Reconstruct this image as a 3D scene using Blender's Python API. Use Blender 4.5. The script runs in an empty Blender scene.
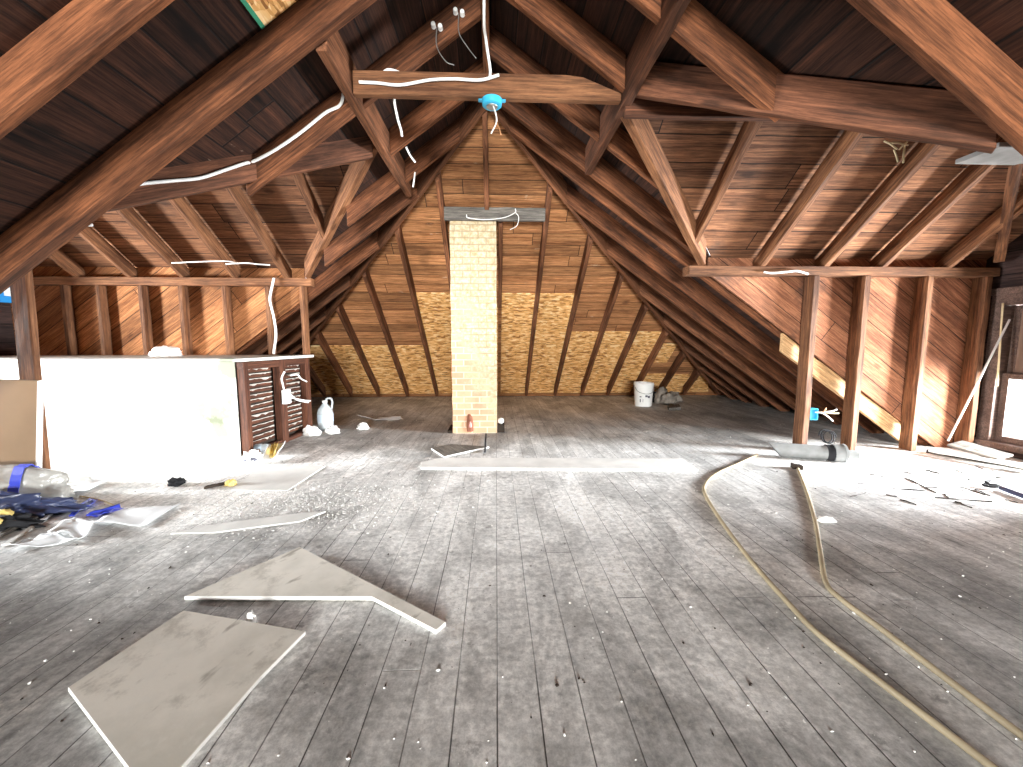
import bpy, bmesh, math, random
from mathutils import Vector, Matrix, noise
random.seed(7)
C = bpy.context.scene.collection
V = Vector

# ------------------------------------------------------------------ camera
F_PX, PITCH, YAW, CAM_H = 400.0, math.radians(5.8), math.radians(2.2), 1.0
fw = V((math.sin(YAW)*math.cos(PITCH), math.cos(YAW)*math.cos(PITCH), -math.sin(PITCH)))
rt = V((math.cos(YAW), -math.sin(YAW), 0)); up = rt.cross(fw)
cam_d = bpy.data.cameras.new('camera'); cam = bpy.data.objects.new('camera', cam_d); C.objects.link(cam)
cam_d.sensor_width = 36; cam_d.lens = F_PX/1023*36; cam_d.clip_start = .02
m = Matrix((rt, up, -fw)).transposed().to_4x4(); m.translation = V((0, 0, CAM_H)); cam.matrix_world = m
bpy.context.scene.camera = cam
def survey(px, py, n, c):            # sight line of a photo point met with a plane of the room
    r = fw + (px-511.5)/F_PX*rt + (383.5-py)/F_PX*up
    n = V(n); t = (c - n.z*CAM_H)/n.dot(r)
    return V((0, 0, CAM_H)) + t*r
def fl(px, py, z=0.0): return survey(px, py, (0, 0, 1), z)
def dp(px, py, d): return survey(px, py, (0, 1, 0), d)
def xp(px, py, x): return survey(px, py, (1, 0, 0), x)

# ------------------------------------------------------------------ roof geometry (undersides of the rafters)
RX, RZ = -.06, 2.965                  # ridge
SR, SL, SH = .70, .735, .807          # slopes: right, left, hip
APD = 3.555; HF = APD + RZ/SH         # apex and foot of the hip
XR, XL = RX + RZ/SR, RX - RZ/SL       # eaves
RD = .188                             # vertical depth of a rafter
def zR(x): return RZ - SR*(x-RX)
def zL(x): return RZ + SL*(x-RX)
def zH(d): return SH*(HF-d)
def hipR(d): return RX + (RZ-zH(d))/SR
def hipL(d): return RX - (RZ-zH(d))/SL
# dormers: ridge d0 at height z0, slope s, cheek wall at dc
R0, RZ0, RS, RC, RGX = 2.45, 2.44, .75, 3.48, 4.52
L0, LZ0, LS, LC, LGX = 3.25, 2.555, .685, 4.50, -5.25
def zRD(d): return RZ0 - RS*abs(d-R0)
def zLD(d): return LZ0 - LS*abs(d-L0)
def valR(d): return RX + (RZ-zRD(d))/SR
def valLs(d): return RX - (RZ-zLD(d))/SL          # where the two boardings meet
def valL(d): return RX - (RZ+.19-zLD(d))/SL       # the left dormer is framed on top of the old boards

# ------------------------------------------------------------------ node helpers
class NT:
    def __init__(s, name):
        s.m = bpy.data.materials.new(name); s.m.use_nodes = True; s.t = s.m.node_tree; s.t.nodes.clear()
        s.out = s.t.nodes.new('ShaderNodeOutputMaterial'); s.b = s.n('ShaderNodeBsdfPrincipled')
        s.l(s.b.outputs[0], s.out.inputs[0])
        s.tc = s.n('ShaderNodeTexCoord').outputs['Object']
    def n(s, t, **k):
        x = s.t.nodes.new(t)
        for a, v in k.items(): setattr(x, a, v)
        return x
    def l(s, a, b): s.t.links.new(a, b)
    def put(s, sock, v):
        if hasattr(v, 'is_linked') or isinstance(v, bpy.types.NodeSocket): s.l(v, sock)
        else: sock.default_value = v
    def math(s, op, a, b=0.0, c=0.0, clamp=False):
        x = s.n('ShaderNodeMath', operation=op); x.use_clamp = clamp
        s.put(x.inputs[0], a); s.put(x.inputs[1], b); s.put(x.inputs[2], c); return x.outputs[0]
    def vm(s, op, a, b=(0, 0, 0), out=0):
        x = s.n('ShaderNodeVectorMath', operation=op); s.put(x.inputs[0], a); s.put(x.inputs[1], b)
        return x.outputs['Value'] if op in ('DOT_PRODUCT', 'LENGTH', 'DISTANCE') else x.outputs[0]
    def comb(s, x, y, z):
        k = s.n('ShaderNodeCombineXYZ')
        for i, v in enumerate((x, y, z)): s.put(k.inputs[i], v)
        return k.outputs[0]
    def noise(s, vec, scale, detail=4, rough=.55, dist=0, col=False):
        k = s.n('ShaderNodeTexNoise'); s.l(vec, k.inputs['Vector'])
        k.inputs['Scale'].default_value = scale; k.inputs['Detail'].default_value = detail
        k.inputs['Roughness'].default_value = rough; k.inputs['Distortion'].default_value = dist
        return k.outputs[1 if col else 0]
    def white(s, vec, col=False):
        k = s.n('ShaderNodeTexWhiteNoise', noise_dimensions='3D'); s.l(vec, k.inputs['Vector']); return k.outputs[1 if col else 0]
    def ramp(s, f, stops, interp='LINEAR'):
        k = s.n('ShaderNodeValToRGB'); k.color_ramp.interpolation = interp; e = k.color_ramp.elements
        while len(e) < len(stops): e.new(.5)
        for i, (p, c) in enumerate(stops):
            e[i].position = p; e[i].color = (*c, 1) if len(c) == 3 else c
        s.l(f, k.inputs[0]); return k.outputs[0]
    def step(s, f, a, b):
        k = s.n('ShaderNodeMapRange'); k.interpolation_type = 'SMOOTHSTEP'
        s.l(f, k.inputs[0]); k.inputs[1].default_value = a; k.inputs[2].default_value = b; return k.outputs[0]
    def mix(s, f, a, b, mode='MIX'):
        k = s.n('ShaderNodeMix', data_type='RGBA', blend_type=mode); s.put(k.inputs[0], f)
        for sock, v in ((k.inputs[6], a), (k.inputs[7], b)):
            s.put(sock, (*v, 1) if isinstance(v, tuple) and len(v) == 3 else v)
        return k.outputs[2]
    def rgb(s, v): return s.comb(v, v, v)
    def done(s, col, rough=.8, bump=None, bs=.3, bd=.01, spec=.25):
        s.put(s.b.inputs['Base Color'], (*col, 1) if isinstance(col, tuple) and len(col) == 3 else col)
        s.put(s.b.inputs['Roughness'], rough); s.b.inputs['Specular IOR Level'].default_value = spec
        if bump is not None:
            k = s.n('ShaderNodeBump'); s.l(bump, k.inputs['Height']); k.inputs['Strength'].default_value = bs
            k.inputs['Distance'].default_value = bd; s.l(k.outputs[0], s.b.inputs['Normal'])
        return s.m

def wood(name, dark, light, var=.35, rough=.75, blotch=.5):
    """sawn timber, grain along the local X axis"""
    t = NT(name); oi = t.n('ShaderNodeObjectInfo').outputs['Random']
    p = t.vm('ADD', t.tc, t.comb(t.math('MULTIPLY', oi, 37.), t.math('MULTIPLY', oi, 11.), t.math('MULTIPLY', oi, 5.)))
    g = t.noise(t.vm('MULTIPLY', p, (1.2, 26, 26)), 1.6, 5, .6, .6)
    b = t.noise(t.vm('MULTIPLY', p, (2.2, 6, 6)), 1.1, 4, .6)
    kn = t.n('ShaderNodeTexVoronoi'); t.l(t.vm('MULTIPLY', p, (1.7, 5.5, 5.5)), kn.inputs['Vector']); kn.inputs['Scale'].default_value = 1.0
    knot = t.step(kn.outputs['Distance'], .13, .05)
    f = t.math('ADD', t.math('MULTIPLY', g, .55), t.math('MULTIPLY', b, .45))
    col = t.ramp(f, [(.40, dark), (.62, light)])
    col = t.mix(t.math('MULTIPLY', knot, .6), col, tuple(c*.45 for c in dark))
    st = t.step(t.noise(t.vm('MULTIPLY', p, (.9, 3, 3)), 1.7, 4, .65), .56, .74)
    col = t.mix(t.math('MULTIPLY', st, blotch), col, tuple(c*.6 for c in dark))
    fg = t.noise(t.vm('MULTIPLY', p, (3.5, 70, 70)), 1.5, 5, .75)
    col = t.mix(1.0, col, t.rgb(t.math('ADD', .5, t.math('MULTIPLY', t.step(fg, .3, .7), .95))), 'MULTIPLY')
    v = t.math('ADD', t.math('MULTIPLY', oi, var*2), 1-var)
    col = t.mix(1.0, col, t.rgb(v), 'MULTIPLY')
    return t.done(col, rough, f, .35, .006)

def planks(name, across, along, w, L, dark, light, var=.3, gap=.035, gapcol=(.008, .005, .004), grain=14., stain=None, rough=.85, gapdepth=1.0, fade=False):
    """boarding in world coordinates: joints across, butt ends along"""
    t = NT(name)
    u = t.math('DIVIDE', t.vm('DOT_PRODUCT', t.tc, across), w)
    wob = t.math('MULTIPLY', t.math('SUBTRACT', t.noise(t.vm('MULTIPLY', t.tc, (.7, .7, .7)), 1.3, 2), .5), .12)
    u = t.math('ADD', u, wob)
    i = t.math('FLOOR', u); fu = t.math('FRACT', u)
    r0 = t.white(t.comb(i, 3.3, 1.7))
    v = t.vm('DOT_PRODUCT', t.tc, along)
    vv = t.math('ADD', t.math('DIVIDE', v, L), t.math('MULTIPLY', r0, 7.31))
    j = t.math('FLOOR', vv); fv = t.math('FRACT', vv)
    rc = t.white(t.comb(i, j, 5.1)); rd = t.white(t.comb(i, j, 9.7))
    edge = t.math('MINIMUM', fu, t.math('SUBTRACT', 1.0, fu))
    g1 = t.step(edge, gap, gap*.35)
    ev = t.math('MULTIPLY', t.math('MINIMUM', fv, t.math('SUBTRACT', 1.0, fv)), L/w)
    gp = t.math('MAXIMUM', g1, t.step(ev, gap, gap*.35))
    q = t.comb(t.math('ADD', t.math('MULTIPLY', v, 1.1), t.math('MULTIPLY', rc, 31.)), t.math('MULTIPLY', u, grain*w*2.2), t.math('MULTIPLY', rd, 17.))
    g = t.noise(q, 1.6, 6, .62, .7); b = t.noise(q, .55, 3, .6)
    f = t.math('ADD', t.math('MULTIPLY', g, .55), t.math('MULTIPLY', b, .45))
    col = t.ramp(f, [(.38, dark), (.62, light)])
    kn = t.n('ShaderNodeTexVoronoi'); kn.inputs['Scale'].default_value = 1.0
    t.l(t.comb(t.math('ADD', t.math('MULTIPLY', v, 2.2), t.math('MULTIPLY', rc, 9.)), t.math('MULTIPLY', u, 1.0), rd), kn.inputs['Vector'])
    knot = t.step(kn.outputs['Distance'], .15, .06)
    col = t.mix(t.math('MULTIPLY', knot, .65), col, tuple(c*.4 for c in dark))
    if not fade:
        fg = t.noise(t.comb(t.math('MULTIPLY', v, 4.), t.math('MULTIPLY', u, w*75.), rd), 1.5, 5, .75)
        col = t.mix(1.0, col, t.rgb(t.math('ADD', .5, t.math('MULTIPLY', t.step(fg, .3, .7), .95))), 'MULTIPLY')
    val = t.math('ADD', t.math('MULTIPLY', rd, var*2), 1-var)
    col = t.mix(1.0, col, t.rgb(val), 'MULTIPLY')
    if stain: col = stain(t, col)
    if fade: gp = t.math('MULTIPLY', gp, t.math('ADD', .35, t.math('MULTIPLY', t.step(t.noise(t.comb(i, v, 0.0), .9, 3), .42, .58), .65)))
    col = t.mix(gp, col, gapcol)
    h = t.math('SUBTRACT', t.math('ADD', t.math('MULTIPLY', f, .3), t.math('MULTIPLY', rc, .25)), t.math('MULTIPLY', gp, gapdepth))
    return t.done(col, rough, h, .5, .008)

def plain(name, col, rough=.6, var=0.0, scale=8., spec=.3, metal=0.0, bs=.15):
    t = NT(name); n = t.noise(t.tc, scale, 4)
    c2 = tuple(max(0, c*(1-var)) for c in col)
    t.b.inputs['Metallic'].default_value = metal
    return t.done(t.ramp(n, [(.3, c2), (.7, col)]), rough, n, bs, .004, spec)

def roof_stain(t, col):
    # water marks and black mould patches on old boards, pale torn fibres
    s = t.step(t.noise(t.vm('MULTIPLY', t.tc, (1, 1, 1)), 1.15, 5, .65), .55, .72)
    col = t.mix(t.math('MULTIPLY', s, .75), col, (.010, .007, .006))
    w = t.step(t.noise(t.vm('MULTIPLY', t.tc, (5, 2.2, 9)), 1.6, 5, .7), .69, .75)
    return t.mix(t.math('MULTIPLY', w, .5), col, (.36, .27, .20))
def hip_stain(t, col):
    w = t.step(t.noise(t.vm('MULTIPLY', t.tc, (3, 8, 12)), 1.4, 5, .7), .64, .72)
    col = t.mix(t.math('MULTIPLY', w, .55), col, (.62, .47, .33))
    s = t.step(t.noise(t.tc, 1.5, 4, .6), .60, .78)
    return t.mix(t.math('MULTIPLY', s, .5), col, (.05, .025, .015))
def dormer_stain(t, col):
    s = t.step(t.noise(t.tc, 1.7, 5, .65), .57, .72)
    return t.mix(t.math('MULTIPLY', s, .6), col, (.05, .035, .028))
def floor_dirt_and_light(t, col):
    P = t.tc
    d = t.noise(P, .55, 6, .62); d2 = t.noise(P, 3.2, 7, .7); d3 = t.noise(P, 26., 4, .65); d4 = t.noise(P, 90., 2, .6)
    soot = t.step(t.math('ADD', t.math('MULTIPLY', d, .6), t.math('MULTIPLY', d2, .4)), .47, .62)
    col = t.mix(t.math('MULTIPLY', soot, .55), col, (.175, .17, .165))
    dust = t.math('MULTIPLY', t.step(d2, .46, .66), t.step(d3, .40, .62))
    col = t.mix(t.math('MULTIPLY', dust, .5), col, (.66, .64, .60))
    # plaster dust, plus window light painted in at the middle and right; ragged rims
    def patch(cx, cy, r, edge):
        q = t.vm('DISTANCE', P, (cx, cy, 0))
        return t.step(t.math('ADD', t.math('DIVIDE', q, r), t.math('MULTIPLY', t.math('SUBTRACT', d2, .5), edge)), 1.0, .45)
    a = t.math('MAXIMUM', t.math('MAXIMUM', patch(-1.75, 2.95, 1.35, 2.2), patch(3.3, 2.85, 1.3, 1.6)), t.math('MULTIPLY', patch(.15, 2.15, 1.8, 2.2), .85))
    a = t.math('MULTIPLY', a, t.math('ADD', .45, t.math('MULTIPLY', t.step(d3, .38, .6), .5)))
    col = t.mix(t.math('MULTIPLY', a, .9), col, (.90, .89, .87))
    for cx, cy, rx in ((.98, 1.10, .22), (1.15, .95, .16), (.30, 1.38, .10), (.85, 1.32, .12)):
        q = t.vm('DISTANCE', P, (cx, cy, 0))
        k = t.step(t.math('ADD', t.math('DIVIDE', q, rx), t.math('MULTIPLY', t.math('SUBTRACT', d2, .5), 3.)), 1.0, .5)
        col = t.mix(t.math('MULTIPLY', k, .42), col, (.52, .51, .49))
    d5 = t.noise(P, 42., 6, .78); d6 = t.noise(P, 7.5, 6, .7)
    d7 = t.noise(t.vm('MULTIPLY', P, (1.6, .8, 1)), 1.7, 7, .68, .8)
    col = t.mix(1.0, col, t.rgb(t.math('ADD', .80, t.math('MULTIPLY', t.step(d7, .36, .64), .58))), 'MULTIPLY')
    col = t.mix(t.math('MULTIPLY', t.step(d6, .60, .68), .5), col, (.15, .145, .14))
    col = t.mix(1.0, col, t.rgb(t.math('ADD', .72, t.math('MULTIPLY', t.step(d5, .30, .72), .54))), 'MULTIPLY')
    sp = t.step(d4, .66, .72)
    return t.mix(t.math('MULTIPLY', sp, .5), col, (.62, .60, .56))

s35 = math.sin(math.atan(.71))
M = {}
M['rafter'] = wood('old_rafter_wood', (.056, .019, .0075), (.215, .078, .032), .16)
M['hipwood'] = wood('dark_hip_rafter_wood', (.070, .027, .012), (.215, .086, .040), .25)
M['valley'] = wood('grey_brown_valley_wood', (.050, .0195, .010), (.150, .058, .029), .2)
M['stud'] = wood('stud_wood', (.085, .033, .014), (.235, .105, .048), .22)
M['fresh'] = wood('fresh_lumber', (.38, .22, .10), (.55, .34, .17), .1, blotch=.15)
M['greywood'] = wood('weathered_grey_wood', (.09, .08, .07), (.21, .19, .165), .15)
M['lath'] = wood('lath_wood', (.045, .015, .008), (.105, .039, .020), .2)
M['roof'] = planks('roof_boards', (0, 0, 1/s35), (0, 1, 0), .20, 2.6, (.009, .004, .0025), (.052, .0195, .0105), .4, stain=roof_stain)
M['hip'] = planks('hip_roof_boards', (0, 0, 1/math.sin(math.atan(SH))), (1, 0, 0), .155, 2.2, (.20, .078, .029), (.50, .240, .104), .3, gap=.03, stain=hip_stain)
M['dormer'] = planks('dormer_roof_boards', (0, 0, 1/math.sin(math.atan(.69))), (1, 0, 0), .20, 2.4, (.075, .031, .015), (.26, .120, .060), .35, gap=.028, stain=dormer_stain)
a = math.radians(36)
M['cheekL'] = planks('diagonal_boards_left', (-math.sin(a), 0, math.cos(a)), (math.cos(a), 0, math.sin(a)), .20, 3.5, (.22, .085, .032), (.48, .215, .090), .25, gap=.022, stain=dormer_stain)
M['cheekR'] = planks('diagonal_boards_right', (math.sin(a), 0, math.cos(a)), (math.cos(a), 0, -math.sin(a)), .20, 3.5, (.15, .055, .028), (.36, .155, .080), .25, gap=.022, stain=dormer_stain)
M['gable'] = planks('gable_boards', (0, 0, 1), (0, 1, 0), .20, 3, (.018, .010, .009), (.060, .032, .026), .3)
M['floor'] = planks('floor_boards', (1, 0, 0), (0, 1, 0), .118, 2.7, (.385, .385, .38), (.565, .565, .555), .10, gap=.022, gapcol=(.05, .045, .04), grain=7., stain=floor_dirt_and_light, rough=.72, fade=True)

def osb():
    t = NT('oriented_strand_board'); P = t.vm('MULTIPLY', t.tc, (1, 1.2, 1.2))
    def flakes(rot, sc):
        mp = t.n('ShaderNodeMapping'); t.l(P, mp.inputs[0]); mp.inputs['Rotation'].default_value = (0, 0, rot); mp.inputs['Scale'].default_value = (sc, sc*2.5, sc)
        v = t.n('ShaderNodeTexVoronoi'); t.l(t.vm('ADD', mp.outputs[0], t.vm('MULTIPLY', t.noise(P, 9, 2, col=True), (.8, .8, .8))), v.inputs['Vector']); v.inputs['Scale'].default_value = 1
        sx = t.n('ShaderNodeSeparateColor'); t.l(v.outputs['Color'], sx.inputs[0]); return sx.outputs[0]
    f = t.math('ADD', t.math('MULTIPLY', flakes(.9, 14), .5), t.math('MULTIPLY', flakes(-.35, 17), .5))
    col = t.ramp(f, [(.15, (.30, .12, .035)), (.38, (.68, .34, .11)), (.62, (.84, .48, .18)), (.85, (.95, .70, .38))])
    return t.done(col, .7, f, .2, .004)
M['osb'] = osb()

def brick():
    t = NT('limewashed_brick'); sp = t.n('ShaderNodeSeparateXYZ'); t.l(t.tc, sp.inputs[0])
    u = t.math('ADD', sp.outputs[0], sp.outputs[1])
    b = t.n('ShaderNodeTexBrick'); t.l(t.comb(u, sp.outputs[2], 0.0), b.inputs['Vector'])
    b.inputs['Scale'].default_value = 1; b.inputs['Brick Width'].default_value = .168; b.inputs['Row Height'].default_value = .068; b.inputs['Mortar Size'].default_value = .006
    b.inputs['Color1'].default_value = (.58, .30, .19, 1); b.inputs['Color2'].default_value = (.66, .42, .26, 1); b.inputs['Mortar'].default_value = (.66, .58, .44, 1)
    n1 = t.noise(t.tc, 3.2, 5, .65); n2 = t.noise(t.tc, 28, 4, .7)
    w = t.math('ADD', t.math('ADD', n1, t.math('MULTIPLY', sp.outputs[2], .22)), t.math('MULTIPLY', sp.outputs[0], .45))
    k = t.math('MULTIPLY', t.step(w, .40, .72), .92)
    wash = t.ramp(n2, [(.3, (.36, .265, .125)), (.5, (.52, .43, .28)), (.7, (.66, .59, .45))])
    wash = t.mix(t.math('MULTIPLY', b.outputs['Fac'], .7), wash, (.27, .19, .10))
    col = t.mix(k, b.outputs['Color'], wash)
    h = t.math('ADD', t.math('MULTIPLY', b.outputs['Fac'], -.7), t.math('MULTIPLY', n2, .4))
    return t.done(col, .85, h, .7, .01)
M['brick'] = brick()

def drywall_white():
    t = NT('white_drywall'); sp = t.n('ShaderNodeSeparateXYZ'); t.l(t.tc, sp.inputs[0]); x, z = sp.outputs[0], sp.outputs[2]
    n = t.noise(t.tc, 4, 5, .65)
    col = (.66, .66, .625)
    for cx, cz, r in ((-2.36, .42, .17), (-2.4, .24, .13), (-3.45, .25, .18), (-2.30, .80, .12), (-2.42, .10, .1)):
        q = t.vm('DISTANCE', t.comb(x, z, 0.0), (cx, cz, 0))
        k = t.step(t.math('ADD', t.math('DIVIDE', q, r), t.math('MULTIPLY', t.math('SUBTRACT', n, .5), 4.)), 1.0, .6)
        col = t.mix(t.math('MULTIPLY', k, .8), col, (.17, .19, .12))
    return t.done(col, .6, n, .1, .003)
M['drywall'] = drywall_white()
def gyp():
    t = NT('drywall_paper_face'); n = t.noise(t.tc, 2.4, 5, .6); n2 = t.noise(t.tc, 14, 4, .7)
    col = t.ramp(n, [(.38, (.66, .63, .56)), (.58, (.86, .82, .745))])
    k = t.step(t.noise(t.vm('MULTIPLY', t.tc, (3, 9, 3)), 1.2, 4), .63, .72)
    col = t.mix(t.math('MULTIPLY', k, .6), col, (.16, .13, .09))
    col = t.mix(t.math('MULTIPLY', t.step(n2, .52, .70), .5), col, (.82, .79, .73))
    col = t.mix(t.math('MULTIPLY', t.step(t.noise(t.tc, 5.5, 6, .7), .54, .70), .5), col, (.36, .33, .28))
    return t.done(col, .8, n2, .2, .004)
M['paper_face'] = gyp()
M['gypsum'] = plain('white_gypsum_edge', (.90, .89, .86), .8, .08, 30)
M['whiteboard'] = plain('dusty_white_board', (.80, .79, .76), .7, .2, 6)
M['tanboard'] = plain('brown_board_face', (.22, .14, .075), .75, .2, 3)
M['white_pl'] = plain('white_plastic', (.90, .90, .88), .35, .06, 5, .5)
M['cable'] = plain('white_cable_jacket', (.86, .85, .82), .5, .05, 5)
M['blue'] = plain('blue_box_plastic', (.03, .30, .72), .4, .1, 5, .5)
M['cyan'] = plain('light_blue_box_plastic', (.04, .42, .66), .4, .1, 5, .5)
M['copper'] = plain('copper_wire', (.62, .30, .14), .4, .1, 5, .5, .6)
M['black'] = plain('black_rubber', (.012, .012, .014), .85, .2, 5)
M['steel'] = plain('dull_steel', (.35, .35, .34), .45, .3, 9, .5, .7)
M['duct'] = plain('dusty_grey_pipe', (.25, .255, .25), .55, .4, 9, .4)
M['hose'] = plain('tan_hose', (.44, .36, .235), .5, .3, 7, .4)
M['navy'] = plain('navy_plastic_sheet', (.035, .045, .10), .35, .3, 5, .5)
M['tape'] = plain('blue_tape', (.045, .07, .55), .45, .15, 6)
M['yellow'] = plain('yellow_scrap', (.72, .54, .18), .7, .2, 9)
M['paper'] = plain('white_paper', (.82, .84, .86), .7, .1, 5)
M['plaster'] = plain('plaster', (.66, .65, .63), .9, .25, 25)
M['key'] = plain('old_plaster_key', (.45, .41, .36), .9, .3, 25)
M['darkwood'] = plain('dark_splintered_wood', (.035, .024, .017), .9, .4, 20)
M['splint'] = plain('dusty_dark_splinters', (.05, .04, .032), .9, .4, 20)
M['straw'] = plain('pale_straw', (.62, .50, .30), .8, .2, 20)
M['casing'] = wood('brown_window_casing', (.06, .036, .028), (.13, .082, .064), .1, .5)
M['brownboard'] = plain('brown_window_board', (.17, .105, .075), .6, .2, 5)
M['trimwhite'] = plain('chalky_white_trim', (.72, .70, .66), .7, .2, 9)
M['rubble'] = plain('grey_rubble', (.30, .26, .22), .9, .45, 12)
M['green'] = plain('green_board_edge', (.05, .30, .17), .6, .2, 9)
M['ink'] = plain('dark_print', (.10, .10, .13), .6)
M['pink'] = plain('pink_chip', (.75, .42, .40), .8, .2, 9)
M['red'] = plain('soot_red_brick', (.32, .13, .08), .9, .3, 12)
M['labelblue'] = plain('pale_blue_label', (.50, .60, .68), .5, .1, 8)
def glassy(name, col, trans, rough=.08):
    t = NT(name); tr = t.n('ShaderNodeBsdfTransparent'); tr.inputs[0].default_value = (*col, 1)
    n = t.noise(t.tc, 14, 3); t.done(t.ramp(n, [(.3, tuple(c*.8 for c in col)), (.7, col)]), rough, n, .4, .01, .6)
    mx = t.n('ShaderNodeMixShader'); mx.inputs[0].default_value = trans
    t.l(t.b.outputs[0], mx.inputs[1]); t.l(tr.outputs[0], mx.inputs[2]); t.l(mx.outputs[0], t.out.inputs[0]); return t.m
M['glass'] = glassy('window_glass', (.95, .97, .98), .9)
M['clear'] = glassy('clear_bottle_plastic', (.80, .86, .88), .45)
M['film'] = glassy('clear_plastic_film', (.50, .485, .45), .30, .22)

# ------------------------------------------------------------------ object helpers
def mesh_obj(name, verts, faces, mat, parent=None, mw=None, smooth=False, mats=None, fmat=None):
    """verts in world space; mw is the frame the mesh is stored in"""
    mw = mw or Matrix.Identity(4); inv = mw.inverted()
    me = bpy.data.meshes.new(name); me.from_pydata([inv @ V(v) for v in verts], [], faces); me.update()
    bm = bmesh.new(); bm.from_mesh(me); bmesh.ops.recalc_face_normals(bm, faces=bm.faces); bm.to_mesh(me); bm.free()
    for mm in (mats or [mat]): me.materials.append(mm)
    if fmat:
        for p, k in zip(me.polygons, fmat): p.material_index = k
    if smooth:
        for p in me.polygons: p.use_smooth = True
    o = bpy.data.objects.new(name, me); C.objects.link(o)
    if parent is not None:
        o.parent = parent; o.matrix_local = parent.matrix_basis.inverted() @ mw if parent.parent is None else (parent.parent.matrix_basis @ parent.matrix_basis).inverted() @ mw
    else: o.matrix_basis = mw
    return o
def tag(o, label, cat, group=None, kind=None):
    o['label'] = label; o['category'] = cat
    if group: o['group'] = group
    if kind: o['kind'] = kind
    return o
def struct(o): o['kind'] = 'structure'; return o
def thing(name, loc, label, cat, group=None):
    e = bpy.data.objects.new(name, None); e.empty_display_size = .05; C.objects.link(e); e.matrix_basis = Matrix.Translation(V(loc))
    return tag(e, label, cat, group)
def frame(p0, ax, zz):
    ax = V(ax).normalized(); zz = V(zz); yy = zz.cross(ax).normalized(); z2 = ax.cross(yy)
    m = Matrix((ax, yy, z2)).transposed().to_4x4(); m.translation = V(p0); return m
def bevel(o, w=.004, seg=1):
    b = o.modifiers.new('bevel', 'BEVEL'); b.width = w; b.segments = seg; b.limit_method = 'ANGLE'; b.angle_limit = math.radians(40); return o
def beam(name, p0, p1, wv, dv, mat, parent=None, seg=8, jit=.0025, sk0=0., sk1=0., bev=.004):
    """a stick of timber: p0, p1 on the middle of its bottom face, wv its width, dv its depth; sk slants an end across the width"""
    p0, p1, wv, dv = V(p0), V(p1), V(wv), V(dv); ax = (p1-p0).normalized(); vs = []; fs = []
    for i in range(seg+1):
        k = i/seg
        c = p0.lerp(p1, k); sk = sk0*(1-k) + sk1*k
        j = [V([random.uniform(-jit, jit) for _ in range(3)]) for _ in range(4)] if 0 < i < seg else [V()]*4
        for q, (a_, b_) in enumerate(((-.5, 0), (.5, 0), (.5, 1), (-.5, 1))): vs.append(c + wv*a_ + dv*b_ + ax*(sk*a_*2) + j[q])
    for i in range(seg):
        for q in range(4): fs.append((i*4+q, i*4+(q+1) % 4, i*4+4+(q+1) % 4, i*4+4+q))
    fs += [(3, 2, 1, 0), tuple(seg*4+q for q in range(4))]
    return bevel(mesh_obj(name, vs, fs, mat, parent, frame(p0, ax, dv)), bev)
def box_vf(x0, x1, y0, y1, z0, z1, base=0):
    v = [(x, y, z) for x in (x0, x1) for y in (y0, y1) for z in (z0, z1)]
    f = [(0, 1, 3, 2), (4, 6, 7, 5), (0, 4, 5, 1), (2, 3, 7, 6), (0, 2, 6, 4), (1, 5, 7, 3)]
    return v, [tuple(i+base for i in q) for q in f]
def boxes(name, bs, mat, parent=None, mw=None, bev=.003):
    vs, fs = [], []
    for b in bs:
        v, f = box_vf(*b, base=len(vs)); vs += v; fs += f
    o = mesh_obj(name, vs, fs, mat, parent, mw)
    return bevel(o, bev) if bev else o
def slab(name, poly, ext, mat, parent=None, mw=None, bev=0, mats=None, edge_mat=False):
    """a polygon with thickness ext; edge_mat: faces take mats[0], rims take mats[1]"""
    n = len(poly); ext = V(ext)
    vs = [V(p) for p in poly] + [V(p)+ext for p in poly]
    fs = [tuple(range(n))[::-1], tuple(range(n, 2*n))] + [(i, (i+1) % n, n+(i+1) % n, n+i) for i in range(n)]
    o = mesh_obj(name, vs, fs, mat, parent, mw, mats=mats, fmat=[0, 0]+[1]*n if edge_mat else None)
    return bevel(o, bev) if bev else o
def spline(pts, n=8):
    pts = [V(p) for p in pts]; P = [2*pts[0]-pts[1]] + pts + [2*pts[-1]-pts[-2]]; out = []
    for i in range(1, len(P)-2):
        for k in range(n):
            t = k/n; a_, b_, c_, d_ = P[i-1:i+3]
            out.append(.5*((2*b_) + (c_-a_)*t + (2*a_-5*b_+4*c_-d_)*t*t + (3*b_-a_-3*c_+d_)*t**3))
    return out + [pts[-1]]
def tube(name, pts, r, mat, parent=None, n=8, sub=8, flat=1.0, closed_ends=True, origin=None):
    P = spline(pts, sub) if sub > 1 else [V(p) for p in pts]; vs, fs = [], []
    prev = None
    for i, p in enumerate(P):
        t = (P[min(i+1, len(P)-1)] - P[max(i-1, 0)]).normalized()
        if prev is None: prev = t.orthogonal().normalized() if abs(t.z) > .9 else V((0, 0, 1))
        u = (prev - t*prev.dot(t)).normalized(); prev = u; w = t.cross(u)
        for k in range(n):
            a_ = 2*math.pi*k/n; vs.append(p + (u*math.cos(a_)*flat + w*math.sin(a_))*r)
    for i in range(len(P)-1):
        for k in range(n): fs.append((i*n+k, i*n+(k+1) % n, (i+1)*n+(k+1) % n, (i+1)*n+k))
    if closed_ends: fs += [tuple(range(n))[::-1], tuple((len(P)-1)*n+k for k in range(n))]
    return mesh_obj(name, vs, fs, mat, parent, Matrix.Translation(V(origin) if origin else P[0]), smooth=True)
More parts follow.
